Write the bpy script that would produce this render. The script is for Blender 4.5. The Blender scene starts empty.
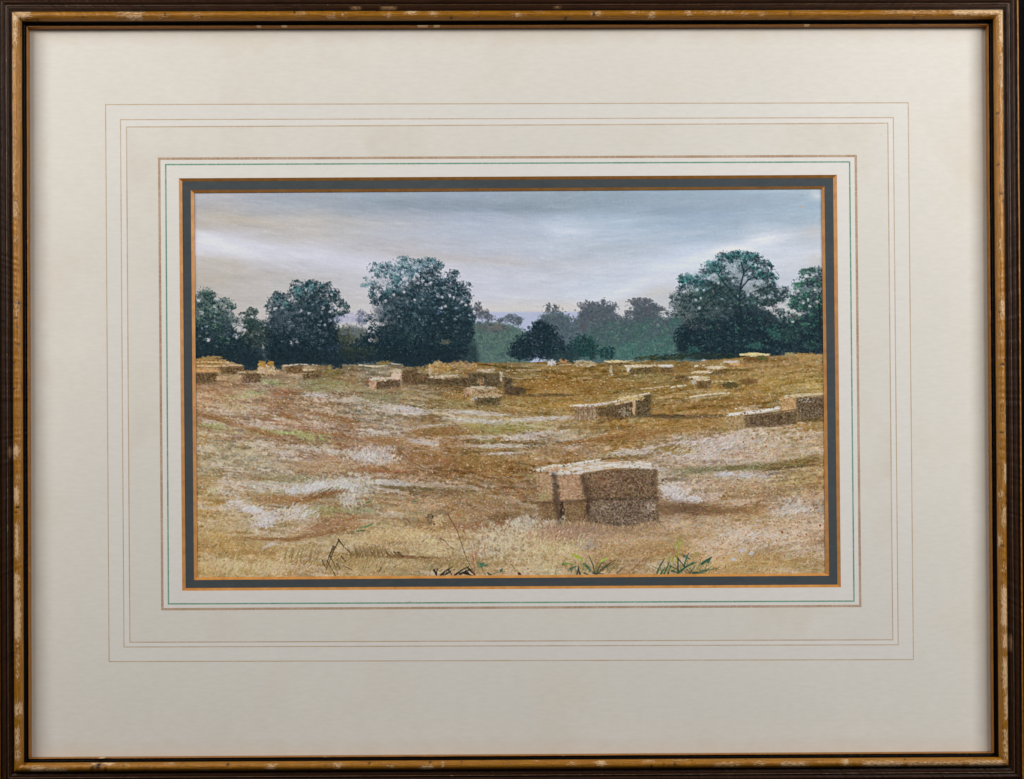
RELIEF, PL, PR, AMB = 0.2, 8.6, 9.7, 0.045
LAMP_L, LAMP_R = (-.86, -.61, .55), (.86, -.68, .45)
# ---------------------------------------------------------------- the painted picture
# A little brush engine: every tree, bale and straw of the picture is laid down as
# brush dabs on a pigment grid that later becomes the vertices of the painted sheet.
import numpy as np
S = 2                                   # grid points per unit (1 unit = 0.6 mm)
X0, Y0, CW, CH = 188, 183, 644, 400     # extent of the sheet in units
W, H = CW * S, CH * S
R = np.random.RandomState(11)

def vnoise(nx, ny, seed):
    r = np.random.RandomState(seed); g = r.rand(ny + 2, nx + 2)
    u = np.linspace(0, nx, W, endpoint=False); v = np.linspace(0, ny, H, endpoint=False)
    i = u.astype(int); j = v.astype(int); fu = u - i; fv = v - j
    fu = fu * fu * (3 - 2 * fu); fv = (fv * fv * (3 - 2 * fv))[:, None]
    a = g[j][:, i] * (1 - fu) + g[j][:, i + 1] * fu
    b = g[j + 1][:, i] * (1 - fu) + g[j + 1][:, i + 1] * fu
    return a * (1 - fv) + b * fv - 0.5
def fbm(nx, ny, seed, o=4):
    t = 0
    for k in range(o): t = t + vnoise(int(nx * 2 ** k), int(ny * 2 ** k), seed + k) * 0.55 ** k
    return t

def grid_fill(xs, ys, cols, yy, xx):
    cols = np.array(cols, float)
    i = np.clip(np.searchsorted(xs, xx) - 1, 0, len(xs) - 2); j = np.clip(np.searchsorted(ys, yy) - 1, 0, len(ys) - 2)
    xs = np.array(xs, float); ys = np.array(ys, float)
    fu = np.clip((xx - xs[i]) / (xs[i + 1] - xs[i]), 0, 1); fv = np.clip((yy - ys[j]) / (ys[j + 1] - ys[j]), 0, 1)
    fu = (fu * fu * (3 - 2 * fu))[..., None]; fv = (fv * fv * (3 - 2 * fv))[..., None]
    return (cols[j, i] * (1 - fu) + cols[j, i + 1] * fu) * (1 - fv) + (cols[j + 1, i] * (1 - fu) + cols[j + 1, i + 1] * fu) * fv

YY, XX = np.mgrid[0:H, 0:W].astype(np.float64)
YY = YY / S + Y0; XX = XX / S + X0
GR = np.clip(0.5 + 1.3 * fbm(W // 3, H // 3, 5, 2), 0, 1)      # tooth of the paper

def sheared(a, slope):                  # slide every column so that streaks run along a slope
    out = np.empty_like(a)
    sh = np.round(slope).astype(int)
    for i in range(W): out[:, i] = np.roll(a[:, i], sh[i])
    return out
xc = (np.arange(W) / S + X0 - 560.0)
NH = sheared(fbm(34, 150, 201, 3), np.where(xc < 0, .10 * xc, -.10 * xc) * S) + .55 * sheared(fbm(110, 330, 205, 2), np.where(xc < 0, .12 * xc, -.10 * xc) * S)
NV = sheared(fbm(150, 60, 211, 3), .0 * xc) + .5 * fbm(330, 160, 215, 1)
ND = sheared(fbm(90, 110, 221, 3), -.9 * xc * S) + .5 * fbm(260, 220, 225, 1)
NG = fbm(W // 6, H // 5, 231, 2) + .8 * fbm(W // 3, H // 3, 235, 1)
NH, NV, ND, NG = [(n - n.mean()) / n.std() for n in (NH, NV, ND, NG)]
# ---- sky and field washes
sx = [200, 300, 400, 500, 600, 700, 800]; sy = [192, 205, 220, 235, 250, 265, 280, 295, 312]
SKY = [[(186,186,197),(170,179,197),(160,172,191),(158,170,189),(158,172,190),(165,180,198),(182,196,213)],
       [(181,179,183),(172,178,191),(150,162,178),(147,159,176),(149,162,179),(154,168,187),(172,187,206)],
       [(186,180,178),(190,187,189),(178,183,196),(172,180,199),(175,186,205),(163,175,193),(178,188,204)],
       [(203,203,216),(195,192,195),(190,192,202),(182,188,205),(186,193,210),(177,187,203),(198,201,214)],
       [(213,214,229),(203,203,217),(191,190,198),(188,192,208),(186,191,205),(205,208,224),(210,212,225)],
       [(190,185,186),(199,198,209),(204,205,220),(195,195,206),(199,200,214),(212,214,229),(205,206,217)],
       [(188,182,179),(190,186,189),(199,199,212),(203,203,216),(204,206,220),(205,204,215),(201,201,212)],
       [(190,184,181),(192,188,191),(199,198,206),(204,203,215),(207,209,224),(198,192,193),(200,196,200)],
       [(192,186,184),(195,190,190),(199,196,200),(205,199,198),(206,200,203),(200,195,195),(199,195,196)]]
fx = [200, 260, 320, 380, 440, 500, 560, 620, 680, 740, 800]; fy = [365, 385, 405, 425, 445, 465, 485, 505, 525, 545, 565]
FLD = [[(165,127,78),(152,127,92),(140,116,78),(135,119,88),(140,110,65),(130,105,60),(140,110,60),(140,114,64),(135,105,55),(150,115,60),(160,130,80)],
       [(150,118,82),(160,135,104),(142,124,90),(136,117,88),(124,102,68),(114,92,55),(140,106,52),(140,110,56),(145,114,60),(150,116,60),(160,128,65)],
       [(162,131,95),(164,134,100),(151,126,95),(146,130,100),(150,125,84),(150,124,75),(150,116,56),(150,119,64),(150,115,60),(155,120,65),(150,122,74)],
       [(165,136,100),(160,130,100),(155,121,90),(155,130,100),(146,116,76),(158,137,95),(155,130,86),(150,116,62),(150,116,62),(160,130,82),(160,126,74)],
       [(161,141,102),(161,141,106),(160,131,101),(155,126,95),(141,106,66),(150,116,67),(162,141,115),(150,116,67),(170,145,118),(184,163,146),(178,149,114)],
       [(160,140,102),(165,150,120),(164,136,106),(151,121,86),(136,102,62),(140,105,61),(140,106,62),(150,120,80),(167,142,112),(182,161,140),(166,137,95)],
       [(165,140,96),(169,149,118),(164,145,115),(155,131,101),(141,112,77),(141,111,76),(142,112,80),(150,122,90),(172,148,118),(178,153,124),(163,130,88)],
       [(170,140,91),(172,147,108),(167,139,104),(160,131,97),(151,121,86),(150,120,85),(142,113,80),(140,112,82),(142,110,80),(163,130,92),(176,150,120)],
       [(170,140,90),(169,139,93),(160,127,87),(165,140,102),(168,139,100),(143,110,78),(164,148,122),(155,130,108),(167,138,104),(173,144,110),(181,152,122)],
       [(168,138,86),(165,135,86),(164,137,90),(170,145,105),(174,148,108),(160,131,96),(178,157,122),(163,138,108),(163,133,90),(177,148,117),(178,149,118)],
       [(170,142,92),(171,145,97),(160,131,87),(164,139,95),(156,131,91),(165,140,100),(173,152,113),(160,131,92),(168,138,93),(174,145,98),(170,141,96)]]
wob = fbm(10, 8, 21, 3)
sky = grid_fill(sx, sy, SKY, YY + 10 * wob + 3 * fbm(30, 8, 41, 2), XX + 20 * wob)
sky += (7 * fbm(7, 34, 31, 4) + 5 * fbm(40, 130, 3, 3))[..., None] * np.array([1, 1, 1.0])
sky += (3.5 * fbm(9, 7, 77, 3))[..., None] * np.array([1.0, 0.25, -0.9]) + np.clip((XX - 440) / 160, 0, 1)[..., None] * np.array([-4, 1.5, 3.5]) * np.clip((330 - YY) / 30, 0, 1)[..., None]
def glow(x, y, rx, ry, ang, col, a):                      # a soft stroke of thin paint
    ca, sa = np.cos(ang), np.sin(ang); dx, dy = XX - x, YY - y
    u = (dx * ca + dy * sa) / rx; v = (-dx * sa + dy * ca) / ry
    v = v + 0.7 * fbm(12, 16, int(x + y), 3)
    m = a * np.exp(-(u * u + v * v)) * (0.75 + 0.7 * fbm(22, 60, int(x * 3 + y), 3))
    m = np.clip(m, 0, 1)[..., None]
    return m, np.array(col, float)
for g in [(204,240,18,6.5,.25,(224,226,240),.9),(228,247,28,7,.28,(227,229,243),1.0),(252,243,34,4,.12,(214,215,229),.6),(320,258,50,4,.14,(213,214,229),.55),(215,212,40,6,.12,(176,172,172),.4),(430,198,220,7,.0,(150,160,174),.5),(700,200,160,9,-.04,(158,170,184),.5),(246,252,22,3.5,.30,(222,224,238),.8),(262,246,26,2.5,.16,(212,213,228),.6),(275,262,24,3,.28,(212,213,226),.6),(222,261,22,6,.25,(188,178,166),.6),(290,256,40,2.6,.1,(214,215,230),.6),(300,252,55,5,.12,(212,213,228),.6),(350,262,50,6,.12,(210,211,227),.6),
          (285,213,60,4,.05,(160,165,178),.30),(330,222,70,5,.02,(200,196,196),.5),(240,219,50,4,.16,(196,186,176),.6),(215,272,24,14,.2,(190,182,172),.5),
          (567,229,22,8,.03,(216,222,238),.85),(560,222,34,4,-.02,(196,206,224),.4),(470,232,70,6,0,(184,194,214),.5),(452,257,70,5,.03,(190,183,184),.6),(500,262,60,3,.05,(188,180,180),.4),
          (640,285,60,7,-.27,(220,224,239),.7),(690,262,50,5,-.30,(222,225,240),.75),(738,247,38,7,-.25,(229,231,243),1.0),(766,239,14,4,-.12,(234,236,246),1.0),(700,275,50,8,-.22,(214,217,231),.6),(790,262,30,10,-.2,(214,216,228),.5),(540,246,60,4,-.03,(196,204,220),.5),(620,222,50,3,-.06,(190,202,219),.5),(610,245,50,3,-.1,(176,186,202),.4),(720,228,70,3,-.14,(168,180,198),.45),(590,262,40,2,0,(188,186,192),.4),(660,236,60,2.4,-.12,(190,200,216),.5),(775,240,20,5,-.2,(224,225,236),.6),(640,250,60,5,-.08,(180,186,200),.4),(700,205,90,8,-.06,(160,174,194),.5),
          (640,296,34,6,-.2,(202,192,186),.5),(815,232,12,8,-.2,(206,194,186),.5),(816,262,12,8,-.1,(204,195,190),.5),(816,194,8,5,.5,(220,222,226),.8),(470,205,120,5,.02,(142,154,171),.5),(410,212,60,4,.0,(146,157,174),.4),(640,214,40,3,0,(150,163,181),.4),
          (540,308,60,9,0,(208,200,194),.5),(330,300,40,10,0,(200,194,196),.4)]:
    m, c = glow(*g); sky += m * (c - sky)
sky += np.array([.5, .8, -2.2])
sky += (2.4 * (NH * .5 + .5 * sheared(NH, .1 * xc * S)))[..., None] * np.clip((320 - YY) / 40, 0, 1)[..., None]
band = (np.clip((YY - 311) / 2, 0, 1) * np.clip((600 - XX) / 20, 0, 1) * np.clip((XX - 470) / 10, 0, 1))[..., None] * 0.85
sky += band * (np.array([172, 182, 212.]) - sky)
fld = grid_fill(fx, fy, FLD, YY + 9 * fbm(14, 14, 61, 3), XX + 26 * fbm(10, 14, 71, 3))
fld += (26 * fbm(12, 40, 81, 4) + 16 * fbm(60, 120, 91, 3))[..., None] * np.array([1, 1.0, 1.0])
fld += (9 * fbm(16, 26, 99, 3))[..., None] * np.array([1.0, -0.1, -0.9]) + np.array([0, 4, 8.]) + np.clip((520 - XX) / 200, 0, 1)[..., None] * np.array([1, 0, 4.]) * np.clip((520 - YY) / 60, 0, 1)[..., None]
hx = [188, 215, 235, 250, 262, 300, 350, 400, 425, 450, 480, 600, 650, 700, 740, 765, 800, 832]
hy = [357, 358, 362, 366, 364, 365, 364, 365, 365, 362, 362, 362, 360, 361, 357, 356, 353, 353]
hor = np.interp(XX[0], hx, hy)[None, :] + 1.2 * fbm(60, 3, 13, 3)
fg = np.clip((YY - 505) / 50, 0, 1)
far = np.clip((425 - YY) / 30, 0, 1)
fld += ((11 + 3 * far) * NH * (1 - .5 * fg) + (5.0 - 3 * fg - 2 * far) * NG + 3.0 * fg * ND)[..., None] + ((6.0 - 4 * fg - 2 * far) * fbm(W // 7, H // 5, 241, 2) / .3)[..., None] * np.array([.6, -.1, -1.0])
NB = sheared(fbm(16, 46, 301, 4), np.where(xc < 0, .09 * xc, -.10 * xc) * S); NB = (NB - NB.mean()) / NB.std()
NB2 = sheared(fbm(13, 60, 311, 4), np.where(xc < 0, .07 * xc, -.12 * xc) * S); NB2 = (NB2 - NB2.mean()) / NB2.std()
br = np.clip(NH * .35 + NG * .25, -1, 1)
lit = np.clip((NB + br - .75) * 1.3, 0, 1) * np.clip((YY - 385) / 25, 0, 1) * (.30 + .45 * np.clip((560 - XX) / 200, 0, 1) * np.clip((530 - YY) / 40, .25, 1) + .25 * np.clip((XX - 640) / 80, 0, 1))
brn = np.clip((-NB + br - .85) * 1.2, 0, 1) * .4; olv = np.clip((NB2 + br - 1.15) * 1.2, 0, 1) * .45 * np.clip((545 - YY) / 30, .2, 1)
for m_, c_ in ((brn, (128, 94, 56)), (olv, (134, 126, 82)), (lit, (192, 178, 164))): fld += m_[..., None] * (np.array(c_, float) + (6 * NG)[..., None] - fld)
C = np.where((YY > hor)[..., None], fld, sky)
Z = np.zeros((H, W)); FB = C.copy()

# ---- brushes
def seg(x0, y0, x1, y1, w0, w1, col, a=0.9, soft=0.5, dry=0.0, h=0.0):
    m = max(w0, w1) + soft
    ax, ay = (x0 - X0) * S, (y0 - Y0) * S; bx, by = (x1 - X0) * S, (y1 - Y0) * S
    i0 = max(int(min(ax, bx) - m * S), 0); i1 = min(int(max(ax, bx) + m * S) + 2, W)
    j0 = max(int(min(ay, by) - m * S), 0); j1 = min(int(max(ay, by) + m * S) + 2, H)
    if i0 >= i1 or j0 >= j1: return
    gx = np.arange(i0, i1) - ax; gy = (np.arange(j0, j1) - ay)[:, None]
    dx, dy = bx - ax, by - ay; L = dx * dx + dy * dy + 1e-6
    t = np.clip((gx * dx + gy * dy) / L, 0, 1)
    d = np.sqrt((gx - t * dx) ** 2 + (gy - t * dy) ** 2) / S
    al = a * np.clip((w0 + (w1 - w0) * t - d) / soft + 0.5, 0, 1)
    if dry: al = al * np.clip((GR[j0:j1, i0:i1] - dry) * 3, 0, 1)
    C[j0:j1, i0:i1] += al[..., None] * (np.array(col, float) - C[j0:j1, i0:i1])
    if h: Z[j0:j1, i0:i1] += al * (h - Z[j0:j1, i0:i1] * 0.6)
def line(pts, w, col, a=0.9, soft=0.5, dry=0.0, taper=0.5, h=0.0):
    n = len(pts) - 1
    for k in range(n):
        seg(*pts[k], *pts[k + 1], w * (1 - (1 - taper) * k / n), w * (1 - (1 - taper) * (k + 1) / n), col, a, soft, dry, h)
def jit(c, s): return np.array(c, float) + R.randn() * s + R.randn(3) * s * 0.35
def dabs(x, y, rx, ry, n, cols, ln=2.0, w=0.7, ang=0.0, va=0.3, a=0.8, tilt=0.0, jc=9, soft=0.5, h=0.25, flat=False, dry=0.0):
    ca, sa = np.cos(tilt), np.sin(tilt)
    for k in range(n):
        if flat: u, v = np.clip(R.randn(2) * .52, -1.5, 1.5)
        else:
            r = np.sqrt(R.rand()) * (0.75 + 0.35 * R.rand()); t = R.rand() * 6.283; u, v = r * np.cos(t), r * np.sin(t)
        cx = x + u * rx * ca - v * ry * sa; cy = y + u * rx * sa + v * ry * ca
        g = ang + R.randn() * va; l = ln * (0.5 + R.rand()) * 0.5; ww = w * (0.55 + 0.8 * R.rand())
        c = cols[R.randint(len(cols))]
        seg(cx - l * np.cos(g), cy - l * np.sin(g), cx + l * np.cos(g), cy + l * np.sin(g), ww, ww * 0.6, jit(c, jc), a * (0.6 + 0.4 * R.rand()), soft, dry, h)
def poly(pts, col, a=0.9, soft=1.0, var=8, seed=1):
    p = np.array(pts, float); x0, y0 = p.min(0) - 3; x1, y1 = p.max(0) + 3
    i0, i1 = max(int((x0 - X0) * S), 0), min(int((x1 - X0) * S), W); j0, j1 = max(int((y0 - Y0) * S), 0), min(int((y1 - Y0) * S), H)
    xx = XX[j0:j1, i0:i1]; yy = YY[j0:j1, i0:i1]
    rg = 2.6 * (GR[j0:j1, i0:i1] - 0.5)
    ins = np.zeros(xx.shape, bool); dm = np.full(xx.shape, 1e9)
    for k in range(len(p)):
        (ax, ay), (bx, by) = p[k], p[(k + 1) % len(p)]
        if ay != by:
            c = ((ay > yy) != (by > yy)) & (xx < (bx - ax) * (yy - ay) / (by - ay) + ax); ins ^= c
        dx, dy = bx - ax, by - ay; t = np.clip(((xx - ax) * dx + (yy - ay) * dy) / (dx * dx + dy * dy + 1e-9), 0, 1)
        dm = np.minimum(dm, np.hypot(xx - ax - t * dx, yy - ay - t * dy))
    al = a * np.clip((np.where(ins, dm, -dm) + rg) / soft + 0.5, 0, 1)
    cc = np.array(col, float) + (var * 3 * (GR[j0:j1, i0:i1] - 0.5))[..., None]
    C[j0:j1, i0:i1] += al[..., None] * (cc - C[j0:j1, i0:i1])

LF = fbm(W // 7, H // 7, 55, 2)
for k in range(1500):                    # thin dragged strokes of the clouds
    x, y = R.uniform(190, 828), R.uniform(187, 312); g = (.20 if x < 380 else .03 if x < 560 else -.16) * np.clip((330 - y) / 60 if y > 270 else (y - 185) / 45, .1, 1) + R.randn() * .07; l = R.uniform(4, 16)
    i, j = int((x - X0) * S), int((y - Y0) * S)
    seg(x - l * np.cos(g), y - l * np.sin(g), x + l * np.cos(g), y + l * np.sin(g), .5 + .7 * R.rand(), .4, FB[j, i] + R.randn() * 9 + np.array([-1, 0, 1]), .28, 1.2, .2, .15)
# ---- the far hedges and pale trees
DK = [(20,38,48),(24,44,52),(16,32,42),(30,50,56),(22,40,46)]
MD = [(42,62,68),(50,70,74),(38,58,60),(58,74,80)]
GY = [(92,102,114),(84,92,106),(104,110,122),(76,86,98)]
VI = [(78,86,94),(70,78,90),(88,92,98),(80,80,90)]
TL = [(74,138,142),(96,156,158),(60,120,128),(86,128,134)]
GN = [(60,106,92),(74,122,102),(48,88,78),(66,100,86)]
SG = [(84,106,90),(100,126,106),(70,96,80)]
SK = [(198,194,202),(205,202,212),(190,186,194)]
HZ = [(82,108,102),(92,118,108),(74,98,96),(86,104,100)]
BR = [(104,96,96),(94,90,92),(112,100,94)]
def clump(x, y, rx, ry, cols, dens=1.0, w=1.0, a=0.85, ln=1.8, va=1.2):
    i0, i1 = max(int((x - rx * 1.3 - X0) * S), 0), min(int((x + rx * 1.3 - X0) * S), W); j0, j1 = max(int((y - ry * 1.3 - Y0) * S), 0), min(int((y + ry * 1.3 - Y0) * S), H)
    q = ((XX[j0:j1, i0:i1] - x) / rx) ** 2 + ((YY[j0:j1, i0:i1] - y) / ry) ** 2
    al = min(1, dens) * .62 * a * np.clip((1.0 - q + 1.3 * (LF[j0:j1, i0:i1] - .1)) * 1.6, 0, 1) * np.clip((GR[j0:j1, i0:i1] - .28 + .5 * np.clip(1 - q, 0, 1)) * 3.0, 0, 1)
    C[j0:j1, i0:i1] += al[..., None] * (np.mean(cols, 0) + (26 * LF[j0:j1, i0:i1])[..., None] - C[j0:j1, i0:i1])
    dabs(x, y, rx, ry, max(6, int(rx * ry * 1.15 * dens)), cols, ln * .75, w * .62, 0.4, va, a * .8, 0, 9, .6)
def hole(x, y, r=1.6, n=8, c=SK): dabs(x, y, r * 1.05, r * .9, int(n * 1.3), c, 1.3, 0.45, 0.5, 1.0, 0.7, 0, 4, .7)

def crown(cl, dark, mid, lite, dens=1.0, lp=.5):
    for (x, y, rx, ry) in cl:
        for k in range(max(3, int(rx * ry / 7.0 * dens))):
            t = R.rand() * 6.283; r = (R.rand() ** .45) * 1.12
            cx, cy = x + rx * r * np.cos(t), y + ry * r * np.sin(t); q = 1.3 + 1.7 * R.rand()
            dabs(cx + .5, cy + q * .55, q * 1.15, q * .8, 9, dark, 1.3, .5, .3, 1.1, .85, 0, 5)
            dabs(cx, cy, q, q * .7, 6, mid, 1.2, .45, .4, 1.1, .8, 0, 7)
            if R.rand() < lp * 1.3: dabs(cx - .6, cy - q * .5, q * .9, q * .55, 5, lite, 1.1, .4, .3, 1.0, .75, 0, 9)
        for k in range(int((rx + ry) * 1.6)):              # single leaves thrown outside the outline
            t = R.rand() * 6.283; e = 1.08 + .22 * R.rand(); a_ = x + rx * e * np.cos(t); b_ = y + ry * e * np.sin(t)
            seg(a_, b_, a_ + R.randn() * .7, b_ + R.randn() * .6, .3 + .3 * R.rand(), .25, jit((mid + dark)[R.randint(len(mid + dark))], 8), .7)
for c in [(347,318,14,6),(338,320,6,4)]: clump(*c, [(164,166,196),(172,174,202)], 1.0)
clump(490,345,24,22,HZ,1.6,1.5); clump(512,345,20,20,HZ,1.4,1.5); poly([(470,322),(505,323),(522,330),(530,364),(470,364)], (82,106,100), .9, 3)
clump(490,342,22,18,HZ,1.0); clump(492,328,20,5,BR,1.2)
for c in [(478,307,4,5.5),(480,314,5,6),(486,313,4.5,5),(490,318,6,4)]: clump(*c, VI, 1.8, .9)
for c in [(512,316,7,2.5),(507,319,6,3),(519,319,4,3),(512,320,11,3)]: clump(*c, GY, 1.5, .8)
poly([(540,316),(560,312),(572,322),(580,314),(586,306),(610,306),(618,318),(632,318),(636,306),(656,306),(664,318),(690,316),(700,364),(545,364)], (76,92,98), .92, 4, 5)
poly([(585,332),(640,322),(690,326),(700,363),(570,363)], (70,100,96), .8, 10, 5)
for c in [(549,307,2.6,5),(556,309,3.6,5),(547,310,2,3)]: clump(*c, VI, 1.8, .8)
for c in [(558,320,12,9),(545,324,11,8),(566,330,9,14),(562,345,12,14)]: clump(*c, [(88,102,112),(78,94,104),(70,88,96)], 1.3, 1.1)
for c in [(586,306,8,5),(594,306,7,5),(604,303,4,5),(606,309,7,5),(614,306,5,4),(588,315,10,8),(600,318,14,8),(612,318,8,7),(584,325,6,6)]: clump(*c, VI + GY[:1], 1.5, 1.0)
clump(582,327,4,5,[(96,90,96),(86,84,92)],1.0)
for c in [(640,301,11,3.5),(648,301,5,3),(636,305,5,3),(644,308,12,7),(655,308,5,5),(661,309,6,2.5),(630,312,4,2),(640,316,14,7)]: clump(*c, VI, 1.7, 1.0)
for c in [(604,332,18,14),(622,335,14,14),(645,330,18,15),(668,332,14,16),(626,322,8,5)]: clump(*c, [(74,90,96),(66,82,90),(80,96,100),(62,88,88)], 1.2, 1.1)
for c in [(650,322,10,6),(640,330,12,8),(612,325,8,5)]: clump(*c, GN, .35, .8)
for c in [(640,350,24,10),(665,346,16,12),(625,352,14,8),(678,350,10,10)]: clump(*c, [(74,112,104),(66,102,98),(82,120,110),(60,92,90)], 1.1, 1.1)
for p in [(622,315,2.5),(617,312,2),(658,325,1.1),(660,315,1.6),(668,314,2.2),(571,319,1)]: hole(*p, 5)
crown([(480,318,8,6),(492,326,12,6),(508,322,10,4),(516,318,7,3),(548,312,5,6),(557,314,6,7),(566,322,8,8),(586,308,9,6),(598,309,10,6),(610,309,8,6),(592,322,12,8),(612,322,12,6),(640,304,12,5),(650,310,12,6),(634,316,10,6),(656,318,12,6),(672,318,8,6),(680,324,8,8)], [(68,80,90),(76,86,94),(62,76,84)], [(88,98,106),(82,96,100),(92,100,104)], [(106,116,118),(98,116,112),(112,112,116)], .8, .35)
crown([(490,342,20,14),(512,346,12,12),(600,340,18,12),(626,338,18,12),(652,338,20,12),(676,340,12,14)], [(62,88,88),(68,94,92)], [(78,106,100),(72,98,96),(84,110,102)], [(104,132,118),(96,124,112)], .5, .4)
# dark round bush in the middle and its neighbours
for c in [(540,336,18,14),(538,345,26,15),(528,350,20,11),(552,346,13,14),(566,353,10,8),(540,327,11,7),(520,352,12,8)]: clump(*c, DK, 1.5, 1.2)
for k in range(6): line([(532+k*4+R.randn(),326+R.randn()+abs(k-2)), (536+k*4,323.5+abs(k-2.4)), (540+k*4,327+k*.8)], .7, (24,44,54), .9)
for c in [(582,345,15,12),(590,351,11,9),(575,352,8,7),(607,353,9,7)]: clump(*c, [(22,58,58),(26,50,54),(20,44,50),(34,74,68)], 1.4, 1.1)
clump(556,343,5,8,[(50,66,78),(44,60,70)],.5)
for p in [(541,325,1),(553,327,.9),(520,349,.8),(538,345,.8),(563,335,.8)]: hole(*p, 3, GY)

# ---- trees at the left
def mass(pts, col=(26,44,52), a=.9): poly(pts, col, a, 4.0, 4)
mass([(186,322),(200,316),(214,320),(230,322),(240,336),(262,338),(266,368),(240,366),(225,361),(186,360)])
mass([(262,334),(272,318),(290,308),(312,298),(330,302),(336,330),(346,342),(352,352),(352,365),(266,367)])
poly([(336,330),(350,326),(364,328),(372,338),(366,352),(334,352)], (74,84,80), .85, 4, 6)
mass([(346,352),(362,340),(376,332),(392,318),(412,306),(432,296),(452,300),(466,308),(474,330),(472,350),(458,360),(430,366),(404,366),(386,363),(346,364)])
mass([(452,346),(476,340),(480,364),(452,366)], (58,78,80))
mass([(555,352),(578,350),(580,366),(553,366)], (40,60,64))
mass([(676,352),(680,326),(694,312),(716,302),(736,300),(756,306),(772,312),(782,322),(800,318),(814,304),(830,296),(830,355),(770,357),(712,361)])
poly([(682,300),(700,290),(722,284),(736,288),(756,300),(746,310),(690,316),(678,312)], (66,84,82), .7, 5, 6)
poly([(376,300),(392,290),(410,282),(430,280),(450,288),(464,296),(460,306),(400,314),(378,322)], (62,80,88), .6, 5, 6)
poly([(272,312),(290,302),(308,298),(324,300),(322,310),(280,322)], (66,82,88), .6, 5, 6)
poly([(190,300),(204,294),(220,306),(234,316),(232,328),(190,330)], (76,96,92), .65, 5, 6)
poly([(800,284),(814,276),(826,276),(826,306),(800,310),(790,304)], (54,76,74), .6, 5, 6)
for c in [(213,335,24,24),(205,345,16,16),(228,345,16,18),(243,350,16,16),(250,360,7,9)]: clump(*c, DK + MD[:1], 1.3, 1.2)
for c in [(206,296,10,8),(199,302,8,7),(211,303,8,8),(224,303,7,6),(230,307,5,5),(203,318,12,10),(216,316,13,11),(227,318,9,9),(200,310,8,8)]: clump(*c, MD + SG[:1] + GY[2:3], .85, 1.0, .8)
for c in [(206,294,8,5),(215,304,6,5),(228,303,4,3),(232,305,2,2),(205,303,8,6),(212,312,8,6),(202,316,6,6)]: clump(*c, SG + [(90,124,112)], .45, .8)
for c in [(225,330,12,8),(212,332,14,8),(238,322,8,6)]: clump(*c, GY[:2] + MD, .6, .8)
for c in [(252,312,6.5,5.5),(244,313,2.5,2),(240,314,1.5,1.5),(249,320,9,6),(256,325,12,7),(250,334,12,12),(262,335,10,14)]: clump(*c, [(34,54,54),(44,66,62),(28,46,50)], 1.5, 1.0)
for c in [(258,338,14,12),(246,338,6,8)]: clump(*c, [(84,84,72),(70,74,66),(96,92,80)], .35, .8)
for p in [(202,313,3),(198,300,1.6),(208,340,2),(236,336,3.5),(241,329,3),(234,325,2.4),(243,325,1.5),(215,307,2),(252,317,1.4),(262,317,2.6),(270,326,2),(245,330,1.2)]: hole(*p, 9)
crown([(204,297,9,8),(213,304,8,7),(226,305,8,6),(203,316,9,8),(216,318,11,8),(229,320,7,6),(207,332,12,9),(222,338,12,10)], DK, [(52,78,70),(60,88,76),(44,66,66)], [(92,126,104),(108,140,116),(84,112,96)], .8, .5)
crown([(205,348,12,9),(226,352,13,8),(243,350,10,10),(250,338,10,10)], [(18,34,42),(24,42,48)], DK, [(60,76,78),(70,82,70)], .7, .25)
for p in [(202,313,2.8),(199,301,1.4),(208,340,1.6),(236,336,3),(241,329,2.6),(234,325,2)]: hole(*p, 10)
# tree C
for c in [(300,328,32,18),(322,336,20,24),(284,342,22,20),(305,345,34,18),(338,345,13,16),(278,357,9,9),(310,357,26,7),(338,362,7,5),(354,360,6,5)]: clump(*c, DK, 1.35, 1.25)
for c in [(296,281,4,2),(301,286,9,5),(312,283,7,4),(319,287,8,5),(328,286,5,4),(297,292,10,6),(308,295,12,9),(322,297,13,10),(334,296,6,7),(340,303,6,5),(346,306,3,4),(342,312,8,3),(336,315,9,3),(278,295,6,5),(286,297,7,5),(274,302,7,6),(268,307,4,3),(284,306,12,9),(300,310,16,12),(320,312,15,12),(271,312,5,4),(280,318,12,9)]: clump(*c, DK + MD, 1.0, 1.0, .85)
for c in [(288,310,14,9),(282,322,14,10),(298,325,14,9),(275,300,6,6),(292,297,5,5),(270,305,4,4)]: clump(*c, GY + MD[1:2], .5, .8)
for c in [(282,312,16,12),(298,318,16,12),(312,308,12,9),(276,326,10,10),(300,334,18,8)]: clump(*c, [(84,98,108),(70,86,96),(96,108,116),(58,76,82)], .38, .65, .75)
for c in [(297,288,6,4),(310,286,7,4),(314,285,5,3),(298,294,5,4),(276,298,4,4),(285,302,3,2),(308,290,6,4)]: clump(*c, TL, .7, .75)
crown([(302,288,11,6),(316,288,11,6),(280,302,11,8),(296,302,13,8),(316,300,13,8),(334,300,7,8),(342,309,7,4)], DK, [(48,70,78),(40,60,66),(58,82,88)], [(86,120,128),(70,130,132),(96,112,122)], .85, .55)
crown([(284,322,16,9),(306,318,14,9),(324,318,12,9),(300,336,22,10),(326,340,14,12)], DK, [(58,74,82),(44,60,68)], [(98,108,116),(84,96,106)], .75, .5)
crown([(284,352,16,8),(310,354,20,7),(332,354,10,8)], [(16,32,42),(20,38,46)], DK, [(50,66,74)], .6, .25)
for p in [(300,285,1.6),(304,282,1.8),(306,290,1.2),(337,303,2.4),(333,290,1),(332,295,1.2),(330,312,1),(323,308,2),(301,311,1.6),(309,313,1.2),(282,308,1.4),(292,343,2),(297,342,1.2),(275,309,1.2),(343,308,1.2),(335,308,1),(289,300,1)]: hole(*p, 6)
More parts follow.
